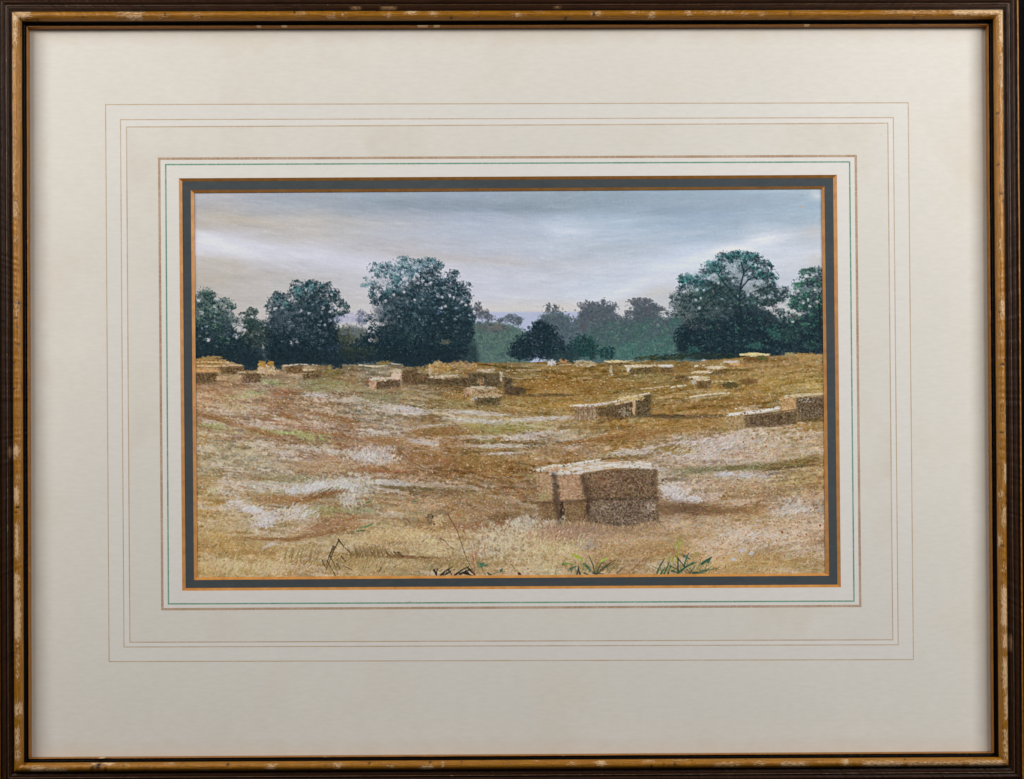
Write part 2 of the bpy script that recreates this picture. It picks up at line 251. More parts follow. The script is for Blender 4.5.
for p in [(330,320,2),(338,318,3),(325,325,1)]: hole(*p, 7, [(162,166,196)])
clump(346,336,10,12,[(66,72,54),(54,62,50),(82,84,58)],.9,1.0); clump(352,352,12,9,[(52,62,48),(44,54,48),(70,74,50)],1.2,1.0)
clump(354,330,6,6,[(108,112,120),(96,104,112)],.8,.8); clump(344,332,4,4,GY,.8,.8); clump(336,352,9,9,[(50,70,88),(42,58,72)],.5,.9)
# lilac tree left of the big one
for c in [(361,314,6,5),(358,318,4,5),(366,317,6,5),(362,322,6,4)]: clump(*c, [(96,102,134),(110,116,146),(84,92,118)], .9, .7)
# tree E
for c in [(420,332,32,26),(448,330,24,24),(385,340,24,15),(372,348,22,13),(440,347,30,15),(415,358,14,10),(449,354,9,9),(465,325,9,20),(400,350,30,13)]: clump(*c, DK, 1.35, 1.25)
for c in [(430,275,12,10),(452,277,6,6),(456,272,3,3),(445,288,16,10),(462,290,7,8),(468,298,4,9),(425,295,18,12),(448,303,20,12),(466,312,8,12),(405,300,14,12),(390,296,12,9),(376,288,6,5),(373,296,5,6),(385,300,10,7),(400,312,20,10),(418,283,14,8),(438,266,6,5),(395,318,18,8),(472,318,4,9),(376,302,7,4)]: clump(*c, DK + MD[:2], 1.0, 1.0, .85)
for c in [(378,266,6,4),(388,266,6,4),(383,273,9,6),(396,272,10,8),(404,262,9,5),(402,257,5,2),(416,266,10,7),(426,262,8,4),(408,275,8,6),(372,284,6,5),(364,285,4,3),(366,278,3,2.5),(432,261,6,4),(395,285,9,9),(413,272,8,5)]: clump(*c, [(78,114,126),(92,132,142),(66,96,110),(58,82,96)], .75, .8, .75)
for c in [(398,278,4,6),(396,284,4,5),(388,292,6,4),(404,262,6,3),(430,262,6,3),(366,286,4,2),(380,270,7,4),(372,292,5,5),(440,265,5,3)]: clump(*c, TL, .55, .7, .7)
for c in [(400,290,18,10),(384,282,12,8),(420,300,18,10),(440,290,16,10),(392,310,16,10),(456,300,10,12),(410,322,18,10)]: clump(*c, [(76,98,112),(62,84,96),(92,112,122),(54,76,84)], .33, .65, .75)
clump(397,279,3,4,[(64,150,136),(80,164,150)],.8,.7)
for c in [(378,316,12,9),(388,322,12,8),(375,310,7,5),(392,305,8,8),(400,300,8,10)]: clump(*c, GY + VI[:1] + [(120,112,112)], .5, .75)
for c in [(400,335,16,12),(425,335,20,14),(450,340,16,10),(420,320,14,8)]: clump(*c, [(48,72,72),(40,62,66),(58,80,80)], .3, .7)
clump(414,315,3,3,[(78,104,116)],1.5,.9); clump(438,313,1.6,3,[(112,130,168)],1.2,.8)
crown([(378,268,9,5),(392,268,10,5),(404,262,9,5),(418,266,11,6),(430,264,9,6),(386,280,12,7),(402,280,11,8)], [(44,66,80),(52,78,90)], [(88,118,130),(100,130,140),(74,102,114)], [(126,158,164),(140,168,172),(110,150,150)], .8, .6)
crown([(434,276,12,8),(452,277,7,6),(446,290,16,9),(464,292,8,9),(424,292,16,9),(400,296,14,9),(378,296,8,7),(448,306,18,9),(468,312,7,10),(420,310,18,9),(392,308,12,7)], DK, [(44,66,78),(54,80,92),(36,56,66)], [(92,122,136),(78,106,118)], .8, .45)
crown([(384,322,18,8),(412,326,20,10),(444,326,20,12),(464,332,9,14)], DK, [(46,66,72),(38,56,62)], [(80,104,106),(100,108,112)], .7, .35)
crown([(380,346,18,10),(414,348,22,10),(448,348,18,10)], [(16,34,42),(20,40,46)], DK, [(52,78,80),(44,66,70)], .6, .3)
for p in [(377,268,1.8),(380,273,2.2),(384,270,1.4),(388,276,1.4),(390,281,1.3),(406,279,2),(407,285,2.2),(402,273,1.2),(414,279,1.6),(418,283,1.6),(423,281,1.6),(427,284,2),(431,283,1.2),(376,291,2.2),(379,295,1.5),(370,306,3.2),(375,306,2.6),(381,303,2.8),(386,301,1.6),(372,311,1.6),(438,295,2),(442,297,1.2),(450,296,1.6),(454,298,1.4),(445,306,1.5),(441,308,1.6),(462,302,1),(466,305,1),(404,292,1),(415,300,.9),(394,295,1.2),(371,340,2)]: hole(*p, 8)
for p in [(440,310,2.2),(470,315,1.4),(456,308,1.4)]: hole(*p, 6, [(120,140,168),(150,160,184)])
clump(375,340,4,3,[(120,112,104)],.8,.8); clump(365,352,14,7,[(64,72,50),(80,82,54),(56,66,52)],.5,.8)
clump(446,342,6,3,[(96,100,82)],1,.8)
# ---- trees at the right
for c in [(715,334,34,20),(748,334,28,22),(690,338,17,15),(770,338,18,18),(720,352,34,7),(760,350,26,7),(800,340,26,20),(815,335,12,20)]: clump(*c, DK, 1.35, 1.2)
for c in [(724,257,8,5),(735,256,9,5),(748,256,8,5),(758,260,6,6),(766,267,6,6),(770,275,6,5),(762,276,8,6),(755,270,5,5),(772,286,6,4),(776,290,4,3),(714,266,9,5),(706,271,8,3.5),(722,268,7,5),(686,279,8,5),(694,283,10,6),(703,283,9,5),(682,288,6,4),(712,288,12,6),(725,285,8,6),(735,292,10,8),(720,298,14,8),(704,297,12,8),(752,300,12,7),(764,292,8,5),(740,305,16,8),(768,302,9,5),(782,296,8,5),(786,290,5,4),(780,300,8,4)]: clump(*c, DK + MD[:2], .95, .95, .85)
for c in [(680,296,9,7),(676,304,7,7),(690,302,12,8),(700,312,16,9),(684,315,12,9),(720,315,14,7)]: clump(*c, MD + GY[:2] + [(60,74,66)], 1.0, .95, .85)
for c in [(740,254,9,4),(730,256,8,4),(750,257,5,4),(708,262,3,2.5),(711,266,8,4),(690,279,9,5),(700,283,7,4),(684,282,5,3),(718,262,5,3),(745,262,5,4),(705,276,6,3),(752,266,5,4)]: clump(*c, [(52,124,128),(70,146,144),(44,104,110),(84,154,152)], .8, .75)
for c in [(722,280,8,5),(716,285,6,3),(728,288,6,4),(702,296,8,6),(694,292,5,4)]: clump(*c, [(44,96,72),(58,112,88),(40,80,66)], .6, .8)
for c in [(690,320,14,8),(698,326,12,6),(708,298,8,4),(692,296,6,5),(678,312,5,6),(712,292,5,3)]: clump(*c, [(116,112,110),(98,100,102),(128,122,116)], .35, .65)
for c in [(772,330,7,6),(777,336,6,5),(755,345,10,4),(695,350,8,4),(676,322,6,6)]: clump(*c, [(52,100,90),(62,112,98),(46,86,80)], .9, .9, .75)
poly([(690,280),(708,264),(724,256),(745,254),(762,264),(772,276),(780,292),(770,302),(700,300),(682,300)], (58,82,86), .35, 7, 9)
for c in [(752,274,9,7),(728,276,8,6),(765,290,9,7),(756,302,14,9),(720,290,12,8),(744,268,8,6),(772,300,9,6),(735,284,8,8),(708,286,8,6)]: clump(*c, MD + DK[3:4], .8, .85, .8)
for c in [(735,262,10,6),(715,270,9,5),(756,270,8,6),(700,290,9,6),(728,296,12,6),(745,302,12,6)]: clump(*c, [(60,112,104),(76,122,116),(84,96,92)], .35, .7, .75)
line([(742,330),(741,312),(739,296),(741,284),(744,272),(741,262)], 1.3, (24,42,50), .85)
line([(740,290),(748,280),(757,276),(766,272)], .9, (24,40,50), .75); line([(741,300),(753,292),(764,288),(774,286)], .9, (24,40,50), .75)
line([(738,300),(730,290),(722,280),(716,272)], 1.0, (26,44,52), .85); line([(744,272),(752,266),(757,259)], .8, (24,40,50), .85); line([(736,312),(728,300),(712,292)], .9, (26,44,52), .8)
crown([(726,257,9,5),(740,256,10,5),(754,260,9,6),(765,268,7,7),(770,277,7,6),(712,267,10,5),(690,280,11,6),(704,284,10,6),(720,274,7,5),(752,272,8,6)], [(22,44,52),(28,54,58),(20,38,48)], [(44,92,96),(52,104,104),(38,72,76)], [(84,152,148),(70,138,132),(100,146,140)], .9, .5)
crown([(682,296,10,8),(698,298,12,8),(716,294,12,8),(732,298,12,8),(752,300,14,7),(768,298,10,7),(780,292,7,5),(764,286,8,5),(722,284,8,5),(690,312,14,9),(712,312,14,8)], [(22,42,48),(28,50,54)], [(54,76,76),(46,66,66),(62,80,76)], [(96,106,102),(116,116,110),(72,108,96)], .9, .45)
crown([(696,332,16,10),(722,330,18,10),(748,326,18,10),(772,322,12,10),(790,330,10,10),(810,332,12,12),(715,346,24,8),(752,346,22,8),(790,346,14,9)], [(14,32,42),(20,40,48),(24,46,52)], [(34,56,60),(40,66,66)], [(74,98,96),(62,106,94),(56,80,84)], .7, .35)
for p in [(733,271,2.6),(731,276,2.0),(735,266,1.2),(727,271,1.2),(709,277,2.4),(713,275,1.6),(748,284,2),(752,281,1.6),(746,278,1.4),(757,284,1.6),(752,292,2),(748,295,1.2),(757,295,1.6),(764,297,2),(769,297,1.6),(762,281,1),(718,283,1.2),(704,290,1.2),(699,308,1.6),(701,298,.9),(697,290,1.2),(756,265,1),(750,273,1.2),(760,270,.8),(779,294,1.4),(672,310,2),(696,300,1),(733,281,1)]: hole(*p, 7, [(188,194,208),(196,198,210),(170,184,200)])
# tree J
for c in [(804,272,5,4),(812,270,6,3),(819,271,4,5),(810,283,9,6),(818,280,6,7),(800,296,9,5),(812,297,10,7),(795,306,8,4),(806,308,12,6),(818,308,6,10),(790,318,14,6),(810,322,14,8),(780,312,6,5)]: clump(*c, MD[:1] + DK[2:] + [(44,66,66)], 1.0, .95, .85)
for c in [(796,285,4.5,4.5),(797,289,4,3),(803,272,3.5,3),(812,271,5,2),(796,298,5,3),(792,301,4,3),(803,295,4,3),(788,305,3,2),(800,306,4,2),(812,316,4,3),(805,324,5,2)]: clump(*c, GN + [(76,140,110)], 1.3, .85)
for c in [(790,335,12,8),(812,345,10,6),(806,330,8,5)]: clump(*c, GN[2:] + MD[1:2], .5, .9)
crown([(800,284,7,5),(806,274,6,4),(815,272,7,4),(812,284,9,6),(798,297,8,5),(812,298,10,7),(792,304,6,4),(806,310,12,7),(790,318,10,6),(818,316,7,10)], [(26,50,52),(32,58,56)], [(48,92,80),(56,106,90),(44,74,70)], [(88,156,122),(76,140,110)], .85, .45)
line([(820,330),(820,312),(818,300),(822,290)], 1.0, (24,36,44), .9); line([(819,305),(812,300)], .7, (28,42,48), .8)
for p in [(784,305,3.2),(779,303,2),(788,309,2.4),(793,311,1.6),(817,302,1.8),(808,300,1.2),(807,276,1.8),(813,275,1.6),(804,279,1),(798,291,1),(815,290,1),(803,303,1.3),(786,315,1.6),(799,314,1.2),(810,306,1),(793,322,1.2)]: hole(*p, 9, [(198,190,196),(204,198,202)])
clump(775,307,4,2.5,[(104,92,104)],1,.8); clump(794,316,6,4,[(132,124,116)],.4,.7)
for (x0, x1, y0, y1, n) in [(196,232,298,330,16),(270,342,284,326,34),(370,472,264,322,52),(676,776,258,312,46),(790,822,274,318,16)]:
    for k in range(n):
        x, y = R.uniform(x0, x1), y0 + (y1 - y0) * R.rand() ** 1.3; i, j = int((x - X0) * S), int((y - Y0) * S)
        if C[j, i].mean() < 130: dabs(x, y, 1.5, 1.1, 3 + R.randint(4), [(150,162,174),(132,148,160),(168,174,186)], 1.3, .4, .5, 1.0, .6, 0, 6, .7)
mass([(188,346),(230,350),(262,354),(300,352),(345,350),(380,350),(430,350),(476,346),(478,363),(430,366),(340,366),(260,368),(188,361)], (24,40,46), .55)
for (x, y, rx, ry, cols) in [(300,300,40,22,DK+MD),(420,296,54,34,DK+MD),(728,285,54,32,DK+MD),(806,300,24,30,DK+MD+GN),(212,316,26,22,MD+SG[:1])]:
    for k in range(int(rx * 1.5)):
        t = R.uniform(3.0, 6.5); e = .98 + .14 * R.rand(); cx, cy = x + rx * e * np.cos(t), y + ry * e * np.sin(t)
        i, j = int(np.clip((cx - X0) * S, 0, W - 1)), int((cy - Y0) * S)
        if C[max(j - 6, 0):j + 7, max(i - 6, 0):i + 7].mean() < 158: dabs(cx, cy, 1.9, 1.4, 2 + R.randint(4), cols, 1.3, .4, .4, 1.1, .6, 0, 8)
# foot of the wood and tiny pale flecks in it
dabs(700,356,50,3,140,[(34,48,44),(44,56,46),(26,42,46)],3,.9,0,.2,.85); dabs(660,358,30,2,70,[(40,54,48),(60,66,44)],3,.8,0,.2,.8)
for (x0, x1, y0, y1, n) in [(196,345,325,362,150),(355,475,315,362,190),(508,575,335,360,60),(672,822,315,355,200),(590,680,325,358,80),(476,520,330,360,40)]:
    for k in range(n): x, y = R.uniform(x0, x1), R.uniform(y0, y1); seg(x, y, x + .3, y, .28, .2, jit([(120,140,144),(96,124,120),(150,156,150)][R.randint(3)], 12), .6, .5)

m_ = np.clip((YY - hor - .3 + 1.2 * (GR - .5)) * 1.2, 0, 1) * np.clip(1 - (YY - hor - 8) / 6, 0, 1)
C += (.92 * m_)[..., None] * (FB - C)
# ---- the stubble field
def flow(x, y): return 0.16 * np.clip((560 - x) / 300, -0.9, 1) * (1 if y < 470 else .4)
CR = (208,198,182); PK = (196,178,166); WH = (204,200,202); RU = (146,108,68); BN = (112,84,54); OL = (118,104,58); TN = (186,156,112)
def straw(n, x0, x1, y0, y1, offs, ln, w, va, a, ang=None):
    for k in range(n):
        x, y = R.uniform(x0, x1), R.uniform(y0, y1)
        if y < np.interp(x, hx, hy) + 2: continue
        i, j = int((x - X0) * S), int((y - Y0) * S)
        c = FB[min(j, H - 1), min(i, W - 1)] + np.array(offs[R.randint(len(offs))]) + R.randn() * 7
        g = (flow(x, y) if ang is None else ang) + R.randn() * va; sc = (0.55 + 0.6 * (y - 355) / 220)
        l = ln * (0.4 + R.rand()) * .5 * sc; ww = w * (0.6 + .6 * R.rand()) * (0.75 + .35 * sc)
        seg(x - l * np.cos(g), y - l * np.sin(g), x + l * np.cos(g), y + l * np.sin(g), ww, ww * .6, c, a * (.85 if y < 500 else .55 + .2 * (x > 430)), .6, 0, .2)
OF = [(38,38,44),(26,24,24),(12,-4,-14),(-24,-26,-28),(-38,-40,-40),(14,6,2),(-14,-4,-10),(16,2,12),(-4,8,-6),(44,46,56),(-20,-30,-36)]
straw(13000, 192, 828, 356, 450, OF, 5.0, .42, .22, .5)
straw(13000, 192, 828, 430, 582, OF, 5.0, .45, .4, .5)
straw(5000, 192, 828, 525, 582, OF[:3] + OF[5:8], 6.5, .42, .45, .45, -.85)
# bands and patches: x, y, rx, ry, n, colours, length, width, angle, spread, tilt
for b in [
  # green strips
  (215,427,16,3,60,[(152,162,96),(140,146,92)],2.5,.6,.15,.5,.12),(265,432,26,3,100,[(156,168,100),(146,152,96)],2.5,.6,.1,.5,.06),(310,435,22,3,70,[(152,162,98)],2.5,.6,.1,.5,.1),
  (250,394,22,3,60,[(160,168,110)],3,.6,-.1,.3,-.15),(275,383,14,3,45,[(150,164,104),(96,112,90)],3,.6,.2,.3,.2),(325,384,26,6,130,[(128,130,82),(148,148,100),(104,104,66)],3,.6,0,.4,0),(375,398,26,6,120,[(118,122,82),(140,138,98)],2.5,.6,0,.6,0),
  (505,427,42,5,180,[(146,146,78),(132,130,66),(154,156,92)],3,.6,0,.4,.0),(455,402,30,6,140,[(146,140,96),(136,126,84)],2,.6,1.3,.4,0),
  # rust furrows, left
  (218,418,20,2.2,90,[RU,(136,98,62)],5,.55,.3,.15,.28),(255,430,24,2,80,[RU,(150,104,66)],5,.5,.25,.15,.25),(292,418,16,2.5,80,[RU,(124,82,48)],5,.55,.4,.15,.35),(335,418,20,3,120,[(138,100,58),(128,92,54)],6,.6,.22,.12,.2),
  (325,433,30,1.6,80,[(128,86,54),RU],6,.5,.2,.12,.18),(283,393,14,4,110,[(150,104,70),(136,92,60)],3,.55,.2,.5,0),(280,405,24,5,120,[(158,116,76),(146,104,66)],3,.5,.3,.5,.2),(345,400,22,4,90,[(190,176,166),(200,188,180)],3,.5,.1,.4,.1),(318,395,14,2,50,[WH],4,.6,.05,.15,0),
  (325,410,34,6,150,[(192,172,152),(204,190,174)],2.6,.5,.35,.6,.2),(232,405,36,8,160,[(190,166,132),(200,180,150)],2,.5,.2,.8,0),(320,425,30,5,150,[(194,172,150),(206,192,178)],3,.5,.3,.4,.2),
  # middle white and brown drifts
  (395,407,22,2,80,[WH,CR],4,.6,0,.2,0),(413,411,14,2.5,80,[WH],4,.7,.05,.25,.05),(475,413,32,1.8,110,[WH,CR],5,.6,.08,.12,.06),(478,421,36,1.8,120,[WH,CR],5,.6,.1,.12,.08),(540,419,34,2,130,[WH,CR],5,.7,-.02,.12,-.05),(380,433,18,3.5,130,[WH,CR],4,.65,.15,.25,.08),(420,428,30,2,80,[WH,CR],4,.5,-.1,.2,-.12),
  (420,442,16,1.5,60,[WH],5,.6,.25,.12,.12),(500,446,34,1.6,110,[WH,CR],5,.6,0,.12,0),(532,435,26,3,120,[WH,(196,184,172)],4,.6,-.1,.25,-.1),(500,453.5,18,1.1,60,[WH],5,.55,.05,.1,-.05),(480,437,30,1.8,60,[WH,CR],4,.5,.05,.2,0),
  (390,441,20,4,140,[(148,110,70),(136,98,60)],6,.65,.12,.15,.1),(440,432,32,4,170,[(132,98,54),(142,106,62)],6,.65,.02,.15,0),(470,396,26,5,130,[(158,122,66),(150,112,58)],4,.6,0,.3,0),(480,462,34,8,240,[(140,104,54),(126,92,46),(156,124,72)],5,.65,.1,.25,.05),(430,462,30,6,150,[(134,94,56),(146,104,64)],6,.6,.12,.2,.1),
  (570,385,44,5,200,[(142,104,46),(150,114,56)],6,.6,0,.15,0),(560,398,40,4,130,[(136,104,52),(150,118,64)],6,.6,-.03,.15,0),(620,385,50,3,110,[(146,110,52)],5,.5,-.05,.15,0),
  # right middle
  (620,437,60,2.2,170,[(138,94,46),(126,82,40),(150,108,56)],7,.6,-.12,.1,-.12),(690,424,40,4,120,[(158,124,70),(142,108,52)],5,.55,-.1,.15,-.1),(700,416.5,32,1.5,130,[(92,72,44),(104,82,52)],6,.6,-.05,.08,-.04),(660,416,12,1.8,60,[(92,72,46)],5,.6,0,.1,0),(720,402,60,3,120,[(136,98,46),(150,116,60)],6,.5,-.08,.12,-.08),
  (770,385,44,10,160,[(168,136,70),(156,122,60)],3,.6,1.4,.4,0),(780,370,40,6,120,[(170,138,84),(158,124,70)],4,.6,0,.3,0),
  (722,443,46,8,620,[(200,184,174),(208,196,188),(190,170,156)],3,.65,-.35,.45,-.12),(690,456,34,6,320,[(196,178,166),(206,194,186)],3,.65,-.35,.45,-.18),(640,451,24,3,150,[WH,(194,180,170)],5,.65,-.15,.2,-.12),(765,450,30,10,220,[(192,168,140),(184,154,118)],2.5,.6,-.3,.7,0),(675,447.5,28,2,110,[(128,104,52),(142,116,62)],4,.6,-.1,.2,-.1),(680,452,16,3,70,[(150,124,62)],3,.6,0,.4,0),
  (655,470,16,3,60,[CR,WH],4,.6,0,.3,0),
  (700,470,26,3,140,[(112,106,74),(94,98,66)],3,.65,0,.4,-.05),(745,467,30,2.6,190,[(94,96,52),(84,92,56),(120,106,54)],3,.65,-.1,.4,-.05),(795,463,28,3.4,230,[(104,88,42),(122,100,48),(92,76,40)],4,.7,-.15,.3,-.16),(790,467.5,30,1,80,[(78,60,38)],4,.5,-.12,.15,-.12),
  (725,474,9,1.8,60,[(204,204,214)],3,.75,-.3,.3,0),(745,475.5,8,1.6,50,[(206,204,208)],3,.75,-.2,.3,0),(762,477,6,1.2,24,[WH],3,.65,-.2,.3,0),
  (672,490,10,7,190,[(206,200,202),(212,208,212)],3,.75,.5,.4,.35),(683,498,12,3.5,150,[(208,204,208)],3,.8,.4,.4,.1),(695,499.5,7,2.5,70,[(212,210,216)],3,.8,-.4,.4,0),(700,485,26,6,150,[(196,176,160),(186,158,132)],3,.6,-.3,.6,0),(750,487,34,7,240,[(172,138,92),(150,114,72),(190,164,128)],3,.6,-.4,.6,0),(778,492,18,5,120,[(128,98,66),(146,114,76)],3,.6,-.4,.5,-.3),(800,480,24,8,110,[(176,158,106),(188,170,124)],4,.6,-.3,.4,0),
  (692,509,22,5,330,[(104,78,56),(118,90,66),(92,68,48)],4,.7,.05,.25,.06),(660,510,10,5,120,[(120,90,60)],3,.65,.2,.4,0),(725,512,26,3,160,[(136,102,66),(120,88,56)],4,.6,-.05,.3,-.03),(752,508,16,4,90,[(140,108,72)],3,.6,-.4,.4,-.3),(785,510,18,6,110,[WH,(200,184,166)],4,.6,-.6,.3,-.5),(812,500,10,10,60,[(168,124,84)],2,.6,0,1,0),
  (740,520,50,7,180,[(172,134,82),(184,150,104)],3,.6,-.5,.8,0),(750,536,46,10,420,[(204,180,154),(212,194,172),(194,166,134)],4,.6,-.5,.8,0),(770,560,48,9,180,[(164,126,66),(178,142,88)],4,.6,-.5,.6,-.1),(800,535,22,14,150,[(204,180,152),(196,168,136)],3,.6,.8,.8,0),(690,535,26,8,140,[(166,128,80),(180,146,100)],3,.6,-.5,.8,0),
  # left middle and lower left
  (300,447,20,2.2,100,[(196,182,168),CR],3,.65,.1,.4,.05),(330,451,20,2,70,[CR,WH],3,.6,.1,.4,.1),(235,455,36,12,200,[(172,160,130),(184,174,146)],2,.55,.3,1,0),(320,468,36,6,220,[(166,138,102),(176,148,112),(160,128,90)],4,.6,.1,.3,.06),(372,456,22,6,240,[WH,(196,186,180)],3,.65,1.2,.5,.1),(385,471,30,2,90,[(146,98,66)],6,.55,.1,.15,.06),
  (300,480,34,5,150,[(140,140,108),(160,160,130),(112,110,76)],3,.6,.2,.6,0),(315,487,16,4,220,[(208,206,206),(214,212,214)],3.5,.8,-.6,.35,-.2),(292,490,7,3,70,[(212,212,218)],3,.7,-.9,.35,0),(270,486,26,3,110,[(190,182,172)],4,.6,0,.3,0),(328,492,16,4,110,[(112,102,62),(92,86,54)],4,.6,-.7,.4,-.3),(345,484,14,6,130,[(204,204,200),(190,192,180)],3,.65,.9,.5,0),(350,500,10,6,130,[(206,202,200)],3,.7,1,.4,0),(318,496,22,2.6,120,[(132,92,58),(118,82,52)],5,.6,-.4,.2,-.25),(285,500,30,4,140,[(158,118,74),(146,106,66)],4,.6,.05,.3,0),
  (252,510,12,2.6,150,[(206,202,206),(200,194,196)],3.5,.75,-.4,.4,.12),(236,503,12,4,70,[(198,186,172)],3,.65,.2,.5,0),(268,518,14,5,170,[(202,194,190),(208,202,202)],4,.7,-.5,.4,-.3),(300,514,16,5,200,[(196,186,174),(204,198,190)],4,.65,-.8,.35,-.1),(262,525,10,3,50,[(204,200,206)],3,.75,0,.5,0),(325,510,24,5,130,[(150,140,86),(136,122,76),(120,140,84)],3,.6,-.3,.5,0),
  (268,539,26,1.4,90,[(136,94,56),(150,106,66)],6,.5,.05,.1,.03),(318,534,34,2.4,200,[(136,100,66),(148,112,76)],6,.5,-.25,.18,-.2),(330,525,26,4,160,[(150,110,76),(134,96,66)],5,.55,-.4,.3,-.2),(270,545,7,1.6,30,[(206,196,184)],3,.7,-.5,.3,-.4),(222,525,26,12,110,[(190,164,118),(180,152,104)],5,.55,-.9,.3,0),(225,566,30,7,130,[(198,178,134),(190,166,120)],6,.55,-1.0,.25,0),(270,566,26,7,110,[(196,172,128)],6,.55,-1.0,.25,0),(206,480,10,6,60,[(156,128,82)],3,.6,0,.8,0),(213,490,6,3,30,[(206,200,160)],3,.7,-.8,.4,0),
  # centre lower
  (392,483,16,2.2,120,[(204,204,206),(190,192,194)],3.5,.75,.3,.35,.06),(415,488.5,36,1.6,180,[(92,80,54),(108,92,62)],5,.6,.06,.15,.05),(450,492,20,4,150,[(112,88,58),(126,98,68)],3,.6,0,.5,0),(412,478,22,4,90,[(168,140,110)],3,.6,.2,.5,0),(361,485,12,9,170,[(196,194,186),(172,170,150)],3,.65,.6,.7,0),(365,510,14,4,90,[(142,146,110),(160,164,130)],3,.6,.3,.4,0),(420,502,44,7,220,[(176,142,104),(160,124,88),(190,164,130)],2.6,.55,.2,.8,0),(490,505,26,6,160,[(128,94,62),(150,114,78)],3,.6,-.2,.6,0),(480,526,30,4,260,[(136,98,68),(124,88,60),(150,110,80)],4,.65,-.08,.3,-.06),(505,517,18,4,140,[(112,84,52),(96,74,48)],4,.65,-.2,.3,-.15),
  (405,535,44,8,420,[(198,172,124),(206,184,142),(188,158,108)],3,.6,.7,.7,0),(440,548,26,8,150,[(200,182,140)],3,.6,.8,.6,0),(500,540,26,12,340,[(200,192,168),(208,200,178),(190,176,146)],3.4,.6,1.2,.5,0),(545,548,34,16,520,[(204,186,146),(210,196,160),(190,168,122)],4,.6,1.1,.5,0),(530,524,20,6,260,[(200,194,180),(190,178,160),(206,202,192)],3,.65,1.1,.5,0),(558,535,24,6,170,[(168,128,100),(152,116,92)],3.4,.65,-.9,.5,0),(585,530,28,7,260,[(150,118,98),(168,138,120),(134,104,84)],3.5,.65,-.8,.6,0),(610,536,30,6,170,[(172,144,116),(160,128,96)],3,.65,-.2,.7,0),(640,530,24,7,170,[(180,152,116),(166,130,84)],3,.65,-.3,.6,0),(640,548,40,8,180,[(168,132,82),(150,114,68),(184,152,108)],3.4,.6,-.2,.6,0),(590,546,10,4,50,[(150,140,142),(168,160,160)],3,.65,-.4,.6,0),(620,553,34,8,140,[(178,146,104),(164,128,84)],4,.6,-.6,.5,0),
  (410,557,26,1.3,110,[(98,72,44),(116,86,54)],5,.5,.08,.15,.04),(370,552,22,4,120,[(128,104,64),(112,90,56)],5,.5,-.7,.5,-.1),(440,562,40,5,130,[(150,124,80),(136,108,68)],4,.55,-.5,.5,0),(350,562,24,6,100,[(150,120,74),(176,148,98)],4,.5,-.7,.5,0),
]:
    x, y, rx, ry, n, cols, ln, w, ang, va, tilt = b
    i0, i1 = max(int((x - rx * 2.4 - X0) * S), 0), min(int((x + rx * 2.4 - X0) * S), W); j0, j1 = max(int((y - ry * 2.6 - rx * abs(np.sin(tilt)) - Y0) * S), 0), min(int((y + ry * 2.6 + rx * abs(np.sin(tilt)) - Y0) * S), H)
    dx, dy = XX[j0:j1, i0:i1] - x, YY[j0:j1, i0:i1] - y; ca, sa = np.cos(tilt), np.sin(tilt)
    u = (dx * ca + dy * sa) / rx; v = (-dx * sa + dy * ca) / (ry * 1.15)
    N = (NV if ang > .9 else ND if ang < -.35 else NH)[j0:j1, i0:i1] * .75 + NG[j0:j1, i0:i1] * .6
    dens = min(1.25, n * ln * w * 2.2 / (3.14 * rx * ry * 1.6))
    thin = .55 if ry <= 2.2 else 1.0; hatch = 1.0 if ang < -.35 else 0.0
    al = thin * (.54 - .2 * hatch) * np.clip((1.2 * np.exp(-.55 * (u * u + v * v)) * (.55 + .45 * dens) + .40 * N - .50) * 1.5, 0, 1) * np.exp(-.10 * (u * u + v * v) ** 2)
    pc = np.array(cols[0], float) * .55 + np.mean(cols, 0) * .45
    al = np.where(YY[j0:j1, i0:i1] > hor[j0:j1, i0:i1] + 1, al, 0)
    C[j0:j1, i0:i1] += al[..., None] * (pc + (7 * NG[j0:j1, i0:i1])[..., None] - C[j0:j1, i0:i1])
    cols = [np.array(c) * .80 + .20 * np.array((158, 136, 108)) - (6 if sum(c) > 560 else 0) for c in cols]
    dabs(x, y, rx, ry * 1.1, int(n * (1.15 + .8 * hatch + (.7 if ry <= 2.2 else 0))), cols, ln * .9, w * .55, ang, va * .9 + .06, .72, tilt, 15, .5, .35, True)
# pale and rusty speckle over the field
for k in range(8500):
    x, y = R.uniform(193, 827), 358 + 222 * R.rand() ** .9
    if y < np.interp(x, hx, hy) + 3: continue
    pale = R.rand() < .62
    c = jit([(212,202,184),(200,186,166),(190,170,140)][R.randint(3)] if pale else [(140,86,46),(112,78,44),(156,104,60)][R.randint(3)], 8)
    r = .2 + .34 * R.rand() ** 2; seg(x, y, x + R.randn() * .5, y + R.randn() * .3, r, r, c, .72, .5, 0, .5)

for k in range(5000):
    x, y = R.uniform(193, 827), 358 + 200 * R.rand()
    if y < np.interp(x, hx, hy) + 3: continue
    i, j = int((x - X0) * S), int((y - Y0) * S); b_ = C[min(j, H - 1), i].mean()
    c = [(206,192,182),(212,200,180),(198,184,176)][R.randint(3)] if R.rand() < .62 else [(110,80,50),(134,92,58),(120,104,66)][R.randint(3)]
    g = flow(x, y) + R.randn() * .6; l = .3 + .8 * R.rand(); seg(x, y, x + l * np.cos(g), y + l * np.sin(g), .3, .22, jit(c, 8), .55, .4, 0, .4)
